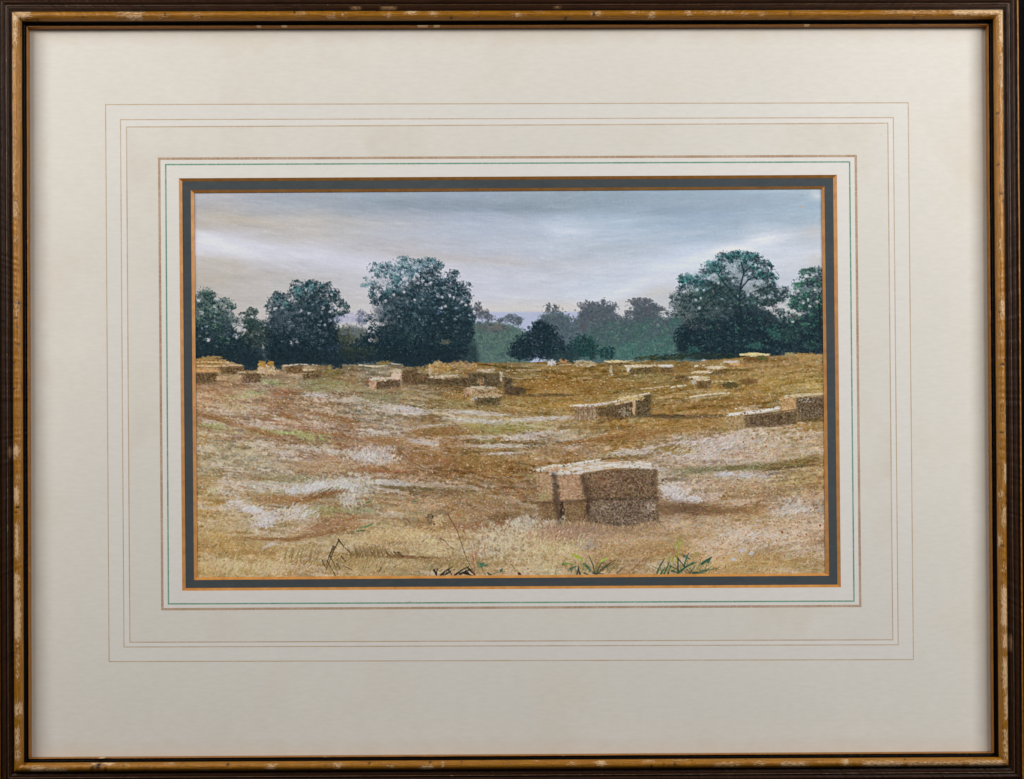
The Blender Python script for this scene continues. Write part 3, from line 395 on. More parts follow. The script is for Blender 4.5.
# ---- bales
def face(pts, col, tex, n, a=.92, va=1.2, ln=1.8):
    poly(pts, col, a * .9, 3.2, 14); p = np.array(pts, float); lo, hi = p.min(0), p.max(0); k = 0
    while k < n:
        x, y = R.uniform(lo[0], hi[0]), R.uniform(lo[1], hi[1]); k += 1
        ins = False
        for i in range(len(p)):
            (ax, ay), (bx, by) = p[i], p[i - 1]
            if (ay > y) != (by > y) and x < (bx - ax) * (y - ay) / (by - ay) + ax: ins = not ins
        if ins:
            g = R.randn() * va; l = ln * R.rand() * .5; c = .92 * np.array(tex[R.randint(len(tex))]) + .08 * np.array(col)
            seg(x - l * np.cos(g), y - l * np.sin(g), x + l * np.cos(g), y + l * np.sin(g), .45, .3, jit(c, 9), .7, .5, 0, .3)
def top(pts, cols, w=.9, n=3, sp=.8):
    for k in range(n):
        q = [(x + R.randn() * .8, y + R.randn() * sp * .5) for x, y in pts]
        line(q, w * (.35 + .6 * R.rand()), jit(cols[R.randint(len(cols))], 7), .74, .8, .05, .6, .6)
SD = [(70,54,38),(110,88,62),(130,108,80),(60,46,34),(92,72,50)]
CT = [(208,192,162),(192,170,132),(214,202,182)]
WT = [(206,197,187),(196,186,176),(214,207,200)]
# left group
for y, c in [(360,(176,138,82)),(362,(206,176,126)),(364,(168,128,72)),(366,(214,190,146)),(367.5,(150,110,60)),(369,(196,154,100)),(371.5,(206,158,108))]: line([(194,y+R.randn()*.4),(212,y+.2),(228+R.randn()*3,y+R.randn()*.4)], .9, c, .85, .7, .2, .8)
dabs(212,358,10,2,40,[(170,140,90),(150,120,76)],3,.7,0,.3)
face([(194,373),(217,372.5),(217,382),(194,384)], (98,78,52), SD, 130); face([(219,367),(244,367),(244,374),(222,374)], (96,74,46), SD, 110); face([(242,373.5),(261,373),(261,382),(243,382.5)], (100,80,56), SD, 120)
top([(218,366),(232,365),(246,366)], CT); top([(238,372),(250,371.5),(261,372)], CT); top([(194,371.5),(217,371)], [(212,164,112)], .9)
dabs(228,378,12,3,50,[(190,160,120),(150,128,92)],3,.7,-.1,.3); dabs(268,370,12,5,110,[(190,164,124),(204,182,148)],2,.7,.9,.5)
dabs(262,364,4,2.5,30,[(176,134,66)],2,.8,0,.6); dabs(271,363.5,3,2,20,[(176,134,66)],2,.8,0,.6)
face([(285,366.5),(303,366),(303,373),(287,373)], (104,80,48), SD, 80); face([(302,371),(322,370),(322,378),(304,378.5)], (94,76,48), SD, 90); dabs(330,373,12,5,90,[(128,112,66),(112,98,60)],2.5,.7,0,.4)
top([(283,366),(300,364.5),(316,365)], CT); top([(304,370),(316,369.5)], CT); top([(300,373.5),(312,373.5)], [(196,170,130)], .6, 1)
for q in [[(273,360),(284,360),(281,369),(275,369)],[(242,358),(258,358),(257,371),(245,371)],[(332,360),(343,360),(342,368),(333,368)],[(402,358),(428,356),(425,367),(404,367)],[(440,354),(458,354),(456,364),(443,364)]]: poly(q, (25,41,50), .92, 1.6, 3)
# group left of the middle
top([(359,365),(374,366),(386,365.5)], CT, .8, 3); top([(392,364),(402,364.5)], WT, .8, 2); dabs(384,363,8,2,40,[(140,120,76),(120,104,64)],3,.7,0,.2)
face([(391,374),(402,373),(402,383),(392,382)], (196,166,142), [(206,180,160),(180,140,112)], 40); top([(391,371.5),(402,371.5)], WT, 1.3, 3, .6)
face([(402,370),(417,369.5),(418,384),(402,384)], (88,68,46), SD, 130); face([(376,381),(400,379.5),(400,387),(377,388.5)], (84,66,48), SD, 120); face([(370,381),(376,381),(376,389),(370,388)], (176,142,112), [(196,166,140),(150,112,84)], 30)
top([(370,379),(380,378.5),(392,378)], WT, 1.0, 4); face([(417,379),(469,378),(469,386),(440,385),(417,384)], (84,68,46), SD, 230)
dabs(440,368,12,5,130,[(166,130,78),(150,114,64),(190,160,112)],2.5,.8,.2,.8); dabs(438,363,4,2,30,[(160,138,100),(180,154,112)],2,.8,0,.6); top([(430,377),(443,376.5),(457,375)], WT, .9, 4); dabs(431,372,2,4,14,[(190,170,138),(176,150,114)],2,.5,1.4,.5); dabs(462,364,14,3,60,[(176,150,116),(140,108,66)],2.5,.7,0,.5)
face([(468,374),(480,372),(499,374),(499,384),(470,388)], (78,70,48), SD, 170); dabs(481,381,3,3,24,[(196,140,108),(206,160,130)],2,.7,1.2,.4); top([(478,370.5),(494,369.5)], WT, .8, 3); dabs(501,377,2.0,4.6,22,[(198,184,160),(176,158,130)],2.2,.6,1.4,.3); face([(504,376),(512,379),(513,394),(505,394)], (70,58,42), SD, 70); dabs(517,391,10,4,120,[(76,60,44),(92,74,52)],3,.7,.1,.3,.85); dabs(546,395,28,1.4,110,[(100,80,50),(116,94,58)],5,.55,-.02,.1)
top([(469,388),(482,387),(495,387.5)], WT, .9, 4); dabs(466,392,2.2,4,20,[(172,130,102),(190,160,134)],2,.6,1.3,.4); top([(475,396),(488,395),(501,395)], CT, 1.0, 4); face([(478,398),(500,397),(499,402),(480,403)], (72,68,42), SD, 70); dabs(475,399,2.5,2,22,[(206,210,208)],2,.7,.4,.5); dabs(480,391.5,10,1.5,40,[(90,78,52)],3,.6,0,.2)
top([(505,371),(520,370),(540,370)], CT, .5, 2)
MT = [(196,180,156),(180,158,126),(206,194,176),(168,146,116)]
dabs(396,371.5,7,2.2,50,MT,2.2,.55,0,.4); dabs(380,379,10,2.2,50,MT,2.2,.55,0,.4); dabs(443,377,15,2.0,60,MT,2.6,.55,0,.3); dabs(486,370.5,10,2.0,44,MT,2.2,.55,0,.3); dabs(482,388.5,14,2.6,80,MT,2.4,.55,0,.4); dabs(488,396,14,2.6,90,MT,2.4,.55,0,.4)
face([(466,390),(498,390),(500,396),(468,396)], (150,122,88), [(176,150,114),(120,94,64),(196,172,140)], 120, .7); face([(474,398),(501,398),(500,405),(476,405)], (96,80,54), SD, 130, .8); face([(404,372),(430,374),(430,384),(404,384)], (104,82,56), SD, 150, .7); face([(444,378),(470,377),(470,387),(446,386)], (92,74,52), SD, 150, .7); face([(484,375),(500,375),(500,386),(485,387)], (84,74,52), SD, 90, .7)
dabs(372,385,3,4,30,[(196,164,138),(176,142,112)],1.8,.6,1.4,.4); dabs(397,376,5,3.5,50,[(206,176,152),(216,196,180)],2,.6,.2,.6); dabs(430,371,1.8,4.5,14,[(192,174,144)],2,.5,1.5,.4); dabs(470,391,3,4,24,[(180,144,114),(196,168,140)],1.8,.5,1.2,.5)
dabs(440,382,28,3,120,[(64,52,36),(104,84,58),(90,80,54)],2.2,.55,.1,.5); dabs(486,379,14,5,90,[(60,54,38),(98,92,62),(110,86,60)],2,.55,.6,.8); dabs(490,400,11,3,50,[(60,56,36),(96,88,56)],2,.5,.1,.4)
# far middle
for q in [[(545,360),(549,363)],[(549,365),(555,361)],[(560,365),(573,364)],[(574,361.5),(585,361)],[(578,365),(588,366)],[(606,362),(618,361)],[(616,362),(632,360)]]: top(q, CT, .8, 2)
dabs(552,363,4,2.5,26,[(200,196,196)],2,.7,1.2,.4); dabs(564,361,4,2,20,[(176,130,86)],2,.7,0,.5); dabs(585,364,12,3,60,[(168,146,108),(190,176,146)],2.5,.6,.1,.4)
dabs(611,370,1.6,4.4,20,[(190,182,158),(172,164,134)],2,.5,1.5,.3); top([(608,375.5),(614,374.5)], WT, .8, 2); face([(629,369.5),(657,367),(658,373),(630,375)], (88,76,42), SD, 110); top([(626,366),(640,366),(656,365.5)], CT, .9, 3); dabs(628.5,369,1.8,3.4,18,[(214,206,192)],2.0,.5,1.5,.3); top([(660,366),(672,365.5)], WT, .9, 3); dabs(668,370,14,3,60,[(140,108,60)],3,.6,0,.4); top([(574,379),(584,378),(593,378.5)], CT, .6, 2); top([(640,389),(652,388),(670,386)], CT, .6, 2); top([(500,376),(520,379),(545,377)], CT, .4, 1); dabs(617,372,4,4,30,[(120,96,50)],2,.7,.2,.6)
# far right
face([(743,357),(768,356),(768,362),(745,363)], (108,76,40), [(130,96,54),(84,80,44),(92,62,34)], 90); top([(741,355),(755,354),(769,354.5)], [(232,216,164),(222,196,140)], 1.1, 5, 1.2); dabs(762,358.5,5,1.5,20,[(80,92,50)],2,.6,0,.3)
dabs(790,355,6,2,40,[(160,150,110),(120,120,86)],2,.7,.8,.6); dabs(805,357,16,4,90,[(176,144,92),(160,128,78)],3,.7,-.1,.4)
for q in [[(724,362),(739,361.5)],[(707,369),(716,367.5),(726,367)],[(692,373),(702,371.5),(711,371)],[(686,377.5),(698,377),(710,378)],[(712,382),(722,381),(733,382)],[(670,387),(678,386),(686,385.5)],[(690,397),(706,394.5),(730,393)],[(695,366),(704,365)]]: top(q, CT + WT[:1], .85, 3)
dabs(735,364,6,1.5,20,[(206,160,112)],2.4,.7,0,.3); dabs(735,370,18,1.2,80,[(108,90,48),(124,100,54)],4,.6,0,.1); face([(697,382),(711,380.5),(711,388),(698,388.5)], (106,82,50), SD, 60); dabs(693.5,382.5,2.4,2.4,20,[(176,166,152)],2,.6,.4,.5); dabs(731,385,8,3,90,[(92,80,48),(78,70,42)],2.5,.7,-.1,.4); dabs(748,382,10,3,90,[(112,84,50),(126,96,58)],3,.7,.1,.4); dabs(680,370,10,3,50,[(128,98,52)],3,.6,0,.3); top([(665,368),(673,367)], WT, 1.0, 2)
face([(676,376),(688,375),(688,381),(677,382)], (112,88,54), SD, 40); face([(708,371),(726,370),(727,374),(709,375)], (104,86,50), SD, 50); face([(660,367),(672,367),(673,372),(661,373)], (108,86,52), SD, 40); face([(604,363),(630,362),(630,366),(606,366)], (116,96,56), SD, 60); dabs(640,366,16,1.3,60,CT,2.4,.6,0,.2); dabs(666,366,7,1.3,36,WT,2,.6,0,.2); dabs(717,367.5,10,1.4,44,CT,2.4,.6,-.1,.2); dabs(702,372,10,1.2,40,CT,2.4,.6,-.1,.2); dabs(698,377.5,12,1.3,40,CT,2.4,.6,0,.2); dabs(703,379.5,8,1.2,30,CT,2.2,.6,-.1,.2); dabs(755,354.5,13,1.6,60,[(226,208,156),(214,188,130)],2.6,.6,0,.2); dabs(732,362,8,1.1,30,WT,2.2,.6,0,.2); dabs(616,361.5,12,1.2,36,[(206,176,120),(216,204,176)],2.4,.6,0,.2)
# bale run, middle right
face([(574,407),(597,405),(598,419),(575,421)], (146,122,96), [(168,142,112),(120,96,74),(176,154,128),(106,84,66)], 150, .92, .3); 
for x in (578,583,587,592,596): line([(x,407),(x+.6,413),(x,420)], .8, (98,78,60), .6, .7, .2)
face([(597,408),(634,402),(634,417),(620,419),(598,416)], (78,62,42), SD, 260); face([(635,396),(651,395),(651,416),(635,418)], (76,66,46), SD, 190); dabs(634,407,1.6,7,60,[(180,146,110),(196,168,132)],2,.6,1.5,.2); dabs(626,412,8,5,40,[(150,136,110),(170,160,140)],1.6,.5,0,1); dabs(605,420,8,3,60,[(136,110,70),(100,76,48)],2.5,.6,-.4,.5)
top([(572,406),(580,405.4),(588,405)], WT, 1.3, 5, .7); top([(590,406),(602,404),(616,401.5)], WT, 1.4, 6, .9); top([(616,401),(630,397),(650,393)], CT, 1.4, 6, 1.6); top([(616,404),(626,401.5),(635,400)], CT, 1.0, 3); dabs(632,398,14,2.5,60,[(214,196,150),(190,162,104)],3,.6,-.2,.3)
dabs(668,416,20,1.5,110,[(88,70,44),(104,82,52)],5,.6,0,.1)
# bale run, far right
face([(724,415),(745,415),(746,427),(727,428)], (158,132,96), [(180,152,114),(140,112,78),(190,166,130)], 130, .85, .3); face([(745,417),(797,410),(797,424),(770,427),(746,427)], (90,72,54), SD + [(128,100,80)], 330, .92, .6); face([(780,399),(797,396),(797,410),(782,411)], (188,152,108), [(204,170,126),(170,130,88)], 90); face([(796,398),(826,396),(826,417),(798,422)], (90,74,58), SD + [(134,110,92),(150,130,112)], 330, .92, .8)
top([(728,415),(745,412.5),(762,411),(780,408)], CT + WT, 1.3, 7, 1.4); top([(786,397),(800,395),(826,394)], CT, 1.2, 6, 1.2); dabs(806,400,8,3,50,[(50,42,34),(190,180,166)],1.4,.5,0,1); line([(745,416),(770,413),(797,409)], .6, (70,54,38), .7); dabs(812,420,14,2,60,[(84,72,40),(100,84,48)],3,.6,-.2,.3); seg(735.5,408.5,736,408.8,.8,.8,(228,220,204),.9)
for x in (752,760,769,779,788): line([(x,416),(x+.5,425)], .7, (66,50,40), .5, .7, .2)
# the big pair of bales in front
face([(536,473),(552,472),(553,502),(538,503)], (166,134,104), [(182,150,120),(150,114,84),(176,156,118)], 260, .92, .4); face([(537,502),(560,502),(561,524),(540,522)], (116,92,66), [(92,68,44),(136,108,74),(120,92,54)], 260); face([(559,475),(581,474),(582,499),(560,500)], (168,134,106), [(188,152,124),(160,122,92),(186,160,130)], 280, .92, .4); face([(564,502),(587,500),(589,522),(566,523)], (118,93,66), [(144,116,80),(98,76,54),(130,104,72)], 240)
face([(580,474),(612,470),(656,469),(657,499),(588,500)], (104,82,62), SD + [(150,126,100),(136,106,80)], 1150); face([(588,499),(658,498),(659,521),(640,523),(629,530),(606,525),(589,522)], (102,86,72), SD + [(150,132,116),(164,146,128),(128,108,92)], 1000)
dabs(602,481,14,6,70,[(140,104,78),(150,114,84)],2.5,.6,0,.8); dabs(650,508,8,6,70,[(160,142,126),(176,160,146)],2,.6,-.8,.6); dabs(545,497,6,5,40,[(146,138,92),(160,148,104)],2,.6,0,.8)
line([(553.5,472),(555,485),(555,500),(558,512),(560,524)], 2.1, (74,58,46), .6, 2.4, .15, .9); line([(583,476),(586,490),(588,500),(588,514)], 1.8, (82,64,50), .5, 2.2, .2, .8); line([(538,502.5),(560,501.5),(586,500)], 1.0, (84,66,48), .5, 1.8, .2, .9); line([(587,499.5),(620,498),(657,497)], 1.0, (66,52,40), .5, 1.8, .25, .9); line([(656.5,470),(657,484),(658,499),(658,520)], .9, (80,62,46), .4, 1.6, .2, .9); line([(583,475),(600,471.5),(630,470.5),(656,470)], .6, (84,66,50), .4, 1.2); dabs(588,506,2,8,40,[(60,46,36)],2,.7,1.5,.3); dabs(562,512,2.5,10,50,[(62,48,36)],2,.7,1.5,.3)
top([(537,470),(552,468),(570,464),(600,460.5)], WT, 1.2, 6, 2.4); top([(551,472),(566,473.5),(582,473)], WT, 1.5, 7, 1.6); top([(560,471),(585,469),(612,466),(650,466)], WT, 1.6, 12, 3.0); top([(585,463),(610,462),(640,464),(652,467)], WT, 1.2, 8, 2.4); dabs(594,466,34,3.2,150,[(226,220,216),(216,206,198),(206,190,172)],4,.7,-.12,.2,.7,-.08); dabs(560,469,14,2,24,[(190,140,96),(176,136,92)],3,.5,-.1,.2); dabs(612,461,8,1,20,[(170,130,86)],4,.5,-.1,.1); line([(604,470),(616,469)], .5, (120,90,64), .7)
dabs(565,528,28,5,160,[(160,128,108),(176,146,126),(144,110,88)],3.4,.65,-.9,.5); dabs(620,529,28,3,110,[(166,138,104),(150,120,88),(180,156,126)],3,.6,-.3,.6); dabs(552,523,14,3,70,[(196,186,170),(180,160,140)],3,.6,1.2,.4)

dabs(604,466,36,3.4,90,[(186,164,134),(170,142,108),(198,184,166)],5,.45,-.08,.12,.6,-.06); dabs(560,470.5,14,2.2,36,[(188,160,126),(206,192,176)],4,.45,-.1,.15,.6)
dabs(620,484,34,12,170,[(122,98,74),(78,62,48),(140,118,94),(106,80,58)],4,.6,.05,.5,.45); dabs(622,511,32,10,170,[(128,112,96),(80,66,56),(148,132,116)],4,.6,-.1,.7,.45); dabs(566,486,9,10,60,[(190,156,128),(160,126,98)],3,.6,1.4,.4,.45); dabs(544,487,6,11,50,[(178,150,118),(150,126,92)],3,.6,1.4,.4,.45)
line([(588,500),(605,499),(630,499.5),(657,498)], 1.0, (62,48,38), .75, 1.6, .12, .9); dabs(575,511,11,10,60,[(146,118,80),(112,88,60),(130,104,76)],3,.6,.8,.8,.5); dabs(548,512,10,10,60,[(128,100,70),(104,80,54),(146,118,84)],3,.6,.8,.8,.5)
for q in [[(537,473),(538,486),(539,503),(541,524)],[(656.5,470),(657.5,498),(658,520)],[(589,524),(606,525.5),(629,530),(641,523.5),(658,521.5)]]:
    for k in range(60):
        n_ = len(q) - 1; i_ = R.randint(n_); t_ = R.rand(); x = q[i_][0] + t_ * (q[i_+1][0] - q[i_][0]) + R.randn() * .8; y = q[i_][1] + t_ * (q[i_+1][1] - q[i_][1]) + R.randn() * .5
        seg(x, y, x + R.randn() * 2, y + R.randn() * 1.2, .5, .3, jit([(150,122,86),(112,88,62),(168,140,104)][R.randint(3)], 8), .6, .6)
for k in range(260): x = R.uniform(532,662); y = 522 + 4 * R.rand() + (4 if 600 < x < 640 else 0); seg(x, y + 2, x + R.randn() * 1.6, y - 3 * R.rand(), .4, .25, jit([(176,148,112),(150,120,88),(190,168,136),(122,96,68)][R.randint(4)], 8), .7)
for k in range(420): x = R.uniform(584,657); y = R.uniform(471,522); r = .25 + .4 * R.rand(); seg(x, y, x + R.randn() * .8, y + R.randn() * .6, r, r * .7, jit([(166,142,114),(58,44,36),(140,116,94),(80,60,46)][R.randint(4)], 8), .7)
line([(554,474),(556,487),(557,500),(560,522)], 2.6, (74,58,48), .5, 4.0, .0, .9); line([(583,478),(586,490),(589,500),(590,519)], 2.8, (78,60,48), .5, 5.0, .0, .9); line([(540,503),(562,502),(588,501)], 1.6, (80,62,48), .4, 3.0, 0, 1)
line([(660,509),(690,510),(718,511),(742,509)], 3.6, (104,80,58), .5, 6.0, .0, .4); line([(540,525),(565,527),(600,528),(630,532),(656,524)], 2.2, (138,112,90), .45, 4.5, .1, .9); line([(655,472),(656.5,498),(657,520)], 1.4, (84,66,50), .35, 3.0, 0, 1)
# hatched pale straw at the left: short slanting strokes, brightest at their heads
for (x, y, rx, ry, n, g0) in [(251,510,12,3,60,-.5),(266,519,13,5,80,-.6),(300,514,16,6,80,-.9),(318,487,16,5,90,-.7),(346,488,14,8,80,-1.1),(235,504,12,5,40,-.4),(372,456,20,6,80,-1.3),(230,566,26,6,50,-1.0),(275,566,24,6,40,-1.0),(420,540,30,9,70,-1.0),(505,541,24,11,90,-1.3),(545,545,28,14,110,-1.2),(740,536,40,10,120,-.5),(800,512,18,6,60,-.55),(675,492,12,5,50,-.6),(715,445,44,8,160,-.5),(690,456,30,5,80,-.5)]:
    for k in range(n):
        px1, py1 = x + R.randn() * rx * .6, y + R.randn() * ry * .6; g = g0 + R.randn() * .22; l = 2.2 + 3.0 * R.rand()
        seg(px1, py1, px1 + l * np.cos(g), py1 + l * np.sin(g), .32, .55, jit([(206,202,204),(194,186,180),(212,208,208)][R.randint(3)] if y < 525 or x > 600 else [(200,182,140),(210,196,160),(194,172,128)][R.randint(3)], 7), .5, .6, 0, .5)
for (pts, n) in [([(200,415),(215,419),(234,425)],30),([(234,426),(252,431),(271,436)],24),([(281,413),(292,418),(304,423)],26),([(318,413),(334,417),(352,421)],34),([(300,430),(325,434),(350,437)],26),([(244,539),(268,540),(291,540)],26),([(291,540),(320,534),(350,528)],40),([(305,501),(325,495),(348,491)],34),([(386,557),(412,557),(434,558)],20),([(560,445),(620,438),(680,428)],40)]:
    q = np.array(pts, float)
    for k in range(n):
        t = R.rand() * 2; i_ = int(min(t, 1.999)); p0 = q[i_] + (t - i_) * (q[i_ + 1] - q[i_]) + R.randn(2) * [1.5, .9]; d_ = (q[2] - q[0]); d_ = d_ / np.hypot(*d_); l = 2.5 + 4 * R.rand()
        seg(p0[0] - d_[0] * l, p0[1] - d_[1] * l + R.randn() * .5, p0[0] + d_[0] * l, p0[1] + d_[1] * l + R.randn() * .5, .42, .25, jit([(128,90,56),(144,104,64),(116,84,54)][R.randint(3)], 7), .34, .6)
# ---- grasses and weeds in front
def blade(pts, w, col, a=.85, t=.3): line(pts, w, jit(col, 5), a, .5, 0, t)
ST = (78,62,48)
blade([(339,540),(334,550),(330,560),(326,570)], .65, ST, .9, .7); blade([(339,540),(344,547),(351,553)], .6, ST); blade([(327,561),(332,569),(336,577)], .6, ST, .9, .7); blade([(333,549),(329,557),(327,563)], .7, ST); seg(334,547,334,549,1.2,1,ST,.8); seg(337,564,340,569,1.1,.8,(96,78,52),.8); seg(338.6,539.5,339.4,541,1.1,1,ST,.8)
for k in range(26): x = R.uniform(283,320); blade([(x, 562-R.rand()*8),(x+2+R.rand()*2,552-R.rand()*6)], .5, (124,102,64), .6)
for k in range(24): x = R.uniform(350,396); blade([(x,558-R.rand()*3),(x-3,550-R.rand()*5)], .5, (112,88,54), .6)
for k in range(10): x = R.uniform(384,400); blade([(x,552),(x+6,558)], .5, (84,62,40), .7)
blade([(367,552),(367,562),(364,573)], .5, (110,88,56)); seg(381,568,379,572,1,.5,(96,78,52),.8)
seg(357,531,365,530.5,1.0,.5,(60,96,56),.75); seg(365,527,373,523.5,1.0,.5,(84,114,72),.65); seg(360,528,372,525,.8,.5,(88,128,84),.7); seg(414,501.5,418,501,.8,.5,(66,116,70),.8); seg(366,503,372,501,.8,.5,(74,108,74),.8)
for p in [[(432,513),(427,518),(428,524),(434,527)],[(436,511),(442,510),(447,514)]]: line(p, 1.1, (124,106,80), .4, 1.2, .1, .8)
dabs(430,519,3,6,50,[(104,88,66),(124,106,82)],2.4,.6,1.2,.5); seg(432.6,516.5,433.2,517,.9,.9,(50,44,40),.9); seg(434,524,434.5,524.4,.9,.9,(56,50,44),.9); dabs(440,520,6,5,40,[(198,176,138)],2,.6,0,1); seg(457.5,514.5,458,515.5,1.3,1.3,(176,112,56),.8); dabs(412,522,12,4,50,[(140,120,90),(120,100,74)],3.4,.55,.9,.4)
blade([(448,514),(452,522),(457,530),(462,545),(467,560),(475,574)], .5, (100,72,50), .85, .7); blade([(440,538),(445,541),(449,546)], .6, (120,74,46)); blade([(463,530),(467,537)], .6, (110,74,48)); blade([(485,545),(484,553)], .6, (150,80,56)); blade([(474,575),(476,556),(473,542)], .6, (150,92,66)); blade([(472,552),(474,564)], .7, (150,76,54)); blade([(478,570),(477,550)], .6, (168,120,96)); blade([(481,566),(486,576)], .5, (120,90,60))
dabs(474,556,6,9,34,[(180,146,116),(166,128,98)],3,.6,1.4,.3)
for k in range(60): x = R.uniform(300,400); y = 556 + 14 * R.rand(); g = -1.0 + R.randn() * .35; l = 4 + 5 * R.rand(); blade([(x,y),(x+l*np.cos(g),y+l*np.sin(g))], .45, [(122,100,66),(104,84,56),(142,118,80)][R.randint(3)], .5)
for q in [[(333,546),(329,556),(326,566)],[(339,541),(346,549),(353,555)],[(330,556),(335,566),(338,574)],[(341,556),(346,562)],[(344,566),(352,570)],[(322,560),(326,568)]]: blade(q, .6, (70,54,42), .8, .5)
for q in [[(436,574),(438,568)],[(441,575),(447,570),(454,566)],[(444,575),(455,569)],[(449,570),(452,575)],[(455,575),(462,570),(469,566)],[(460,574),(472,569)],[(464,573),(474,576)],[(468,568),(476,576)],[(466,571),(470,575)],[(434,570),(437,576)]]: blade(q, 1.1, (36,34,34), .92, .35)
poly([(479,562),(489,565),(480,567)], (52,96,74), .95, .8); poly([(499,572),(503,567),(504,574)], (54,92,68), .95, .8); blade([(478,562),(478,572)], .7, (78,120,84)); blade([(489,575),(500,572)], .6, (64,100,74)); seg(488,573,491,575,.9,.5,(48,84,70),.9)
for (wx, wy, n) in [(594,568,70),(686,566,80),(458,570,60),(336,562,50),(487,568,30)]:
    for k in range(n): x = wx + R.randn() * 13; y = 572 - abs(R.randn()) * 5; g = -1.5 + R.randn() * .6; l = 3 + 6 * R.rand(); blade([(x, y), (x + l * np.cos(g), y + l * np.sin(g))], .4, [(128,116,72),(150,128,84),(108,100,62),(178,156,112)][R.randint(4)], .5)
# weed with dark leaves, left of the two
for q, w, c in [([(562,564),(568,563.5),(574,564.5)],1.2,(112,136,62)),([(570,569),(577,566)],1.2,(70,96,80)),([(577,574),(579,566)],1.1,(48,66,66)),([(580,574),(578,568)],1.2,(44,62,64)),([(584,564),(591,572)],1.3,(66,96,72)),([(587,566),(592,571)],1,(52,80,72)),([(595,574),(593,565),(589,556)],1.0,(66,76,66)),([(596,574),(600,566),(605,559)],.9,(66,70,56)),([(597,574),(607,565),(615,560)],1.1,(86,66,44)),([(600,570),(614,563)],.8,(70,60,44)),([(572,554),(577,558)],1.2,(152,168,60)),([(577,556),(583,561)],1.5,(150,170,48)),([(601,561),(607,558)],1.4,(158,174,60)),([(584,573),(589,575)],1,(54,76,70)),([(593,573),(604,574)],1,(52,66,60)),([(617,573),(622,569)],.8,(70,80,60)),([(604,558),(612,552),(616,548)],.5,(150,140,96)),([(585,565),(582,571)],.7,(110,140,60))]: blade(q, w * .9, c, .88, .4)
blade([(594,571),(598,562),(600,556)], .6, (140,96,58)); blade([(596,568),(597,556)], .4, (160,116,70))
seg(519,573.5,520,574,1.5,1.2,(60,48,38),.85); blade([(511,564),(515,569),(518,573)], .5, (120,92,58))
# weed at the right
for q, w, c in [([(678,573),(678,562),(677,552)],1.0,(44,66,58)),([(657,573),(661,564),(665,558)],1.2,(58,84,54)),([(661,574),(665,567)],1.2,(46,72,52)),([(664,574),(668,565),(669,562)],1.1,(60,90,58)),([(668,574),(670,567)],.9,(48,70,50)),([(672,571),(679,573)],1.2,(48,72,54)),([(679,572),(686,567),(693,562)],1.3,(48,84,66)),([(684,566),(687,556),(689,553)],1.1,(48,88,72)),([(684,556),(690,559)],1.4,(54,92,76)),([(689,565),(697,562)],1.2,(44,84,66)),([(702,564),(707,560),(712,557)],1.6,(44,84,68)),([(708,562),(711,558)],1.4,(42,80,68)),([(693,573),(700,572),(708,570)],1.3,(46,86,70)),([(700,571),(717,568.5)],.7,(60,96,78)),([(694,573),(704,573)],1,(44,80,66)),([(676,556),(680,561),(690,573)],.9,(64,48,44)),([(690,573),(695,566)],.9,(56,50,46)),([(670,566),(677,569)],.9,(60,52,44))]: blade(q, w * .92, c, .9, .4)
for q in [[(678,549),(680,537)],[(675,546),(678,540)],[(681,546),(683,540)],[(677,556),(679,547)],[(672,561),(674,556)],[(676,562),(677,556)],[(694,555),(697,552)],[(668,561),(670,556)]]: blade(q, 1.1, (146,152,62), .7, .5)
for k in range(46): x = 684 + R.randn() * 15; y = 573 - abs(R.randn()) * 4; g = -1.5 + R.randn() * .7; l = 3 + 7 * R.rand(); blade([(x, y), (x + l * np.cos(g), y + l * np.sin(g))], .5, [(70,96,64),(92,112,66),(58,84,64),(122,128,74)][R.randint(4)], .6)
for k in range(34): x = 594 + R.randn() * 14; y = 573 - abs(R.randn()) * 4; g = -1.5 + R.randn() * .7; l = 3 + 6 * R.rand(); blade([(x, y), (x + l * np.cos(g), y + l * np.sin(g))], .5, [(78,98,66),(100,112,66),(64,80,64),(128,118,74)][R.randint(4)], .6)
blade([(632,570),(640,562),(648,555)], .6, (132,92,56)); blade([(636,566),(634,560)], .5, (132,92,56)); blade([(616,565),(628,564),(636,566)], .5, (150,120,76)); blade([(640,562),(650,558)], .5, (140,104,64))
for k in range(240): x = R.uniform(196,826); y = R.uniform(545,576); g = -1.0 + R.randn() * .35 if x < 480 else -.8 + R.randn() * .6; l = 4 + 5 * R.rand(); blade([(x,y),(x+l*np.cos(g),y+l*np.sin(g))], .45, [(204,182,136),(150,118,72),(194,168,118)][R.randint(3)], .55)
for k in range(150): x = R.uniform(690,822); y = R.uniform(435,560); r = .3+.4*R.rand(); seg(x,y,x+.3,y+.3,r,r,jit((150,80,48),8),.65)
for p in [(782,532,1.1),(820,525,1.0),(806,534,.8),(681,433,.8),(766,446,.9),(743,442,.7),(752,438,.8)]: seg(p[0],p[1],p[0]+.4,p[1]+.6,p[2],p[2],(152,72,40),.8)
for p in [(742,550,2),(734,559,1.2),(752,553,1.4)]: dabs(p[0],p[1],p[2]*2,p[2],16,[(186,184,186)],2,.6,-.6,.5)
seg(800,207,802,206,1.0,.8,(196,166,140),.7); seg(571,239,572,239,.8,.6,(196,180,168),.6)
line([(190,537),(193.5,538.5),(196.5,541)], .6, (60,40,28), .8)

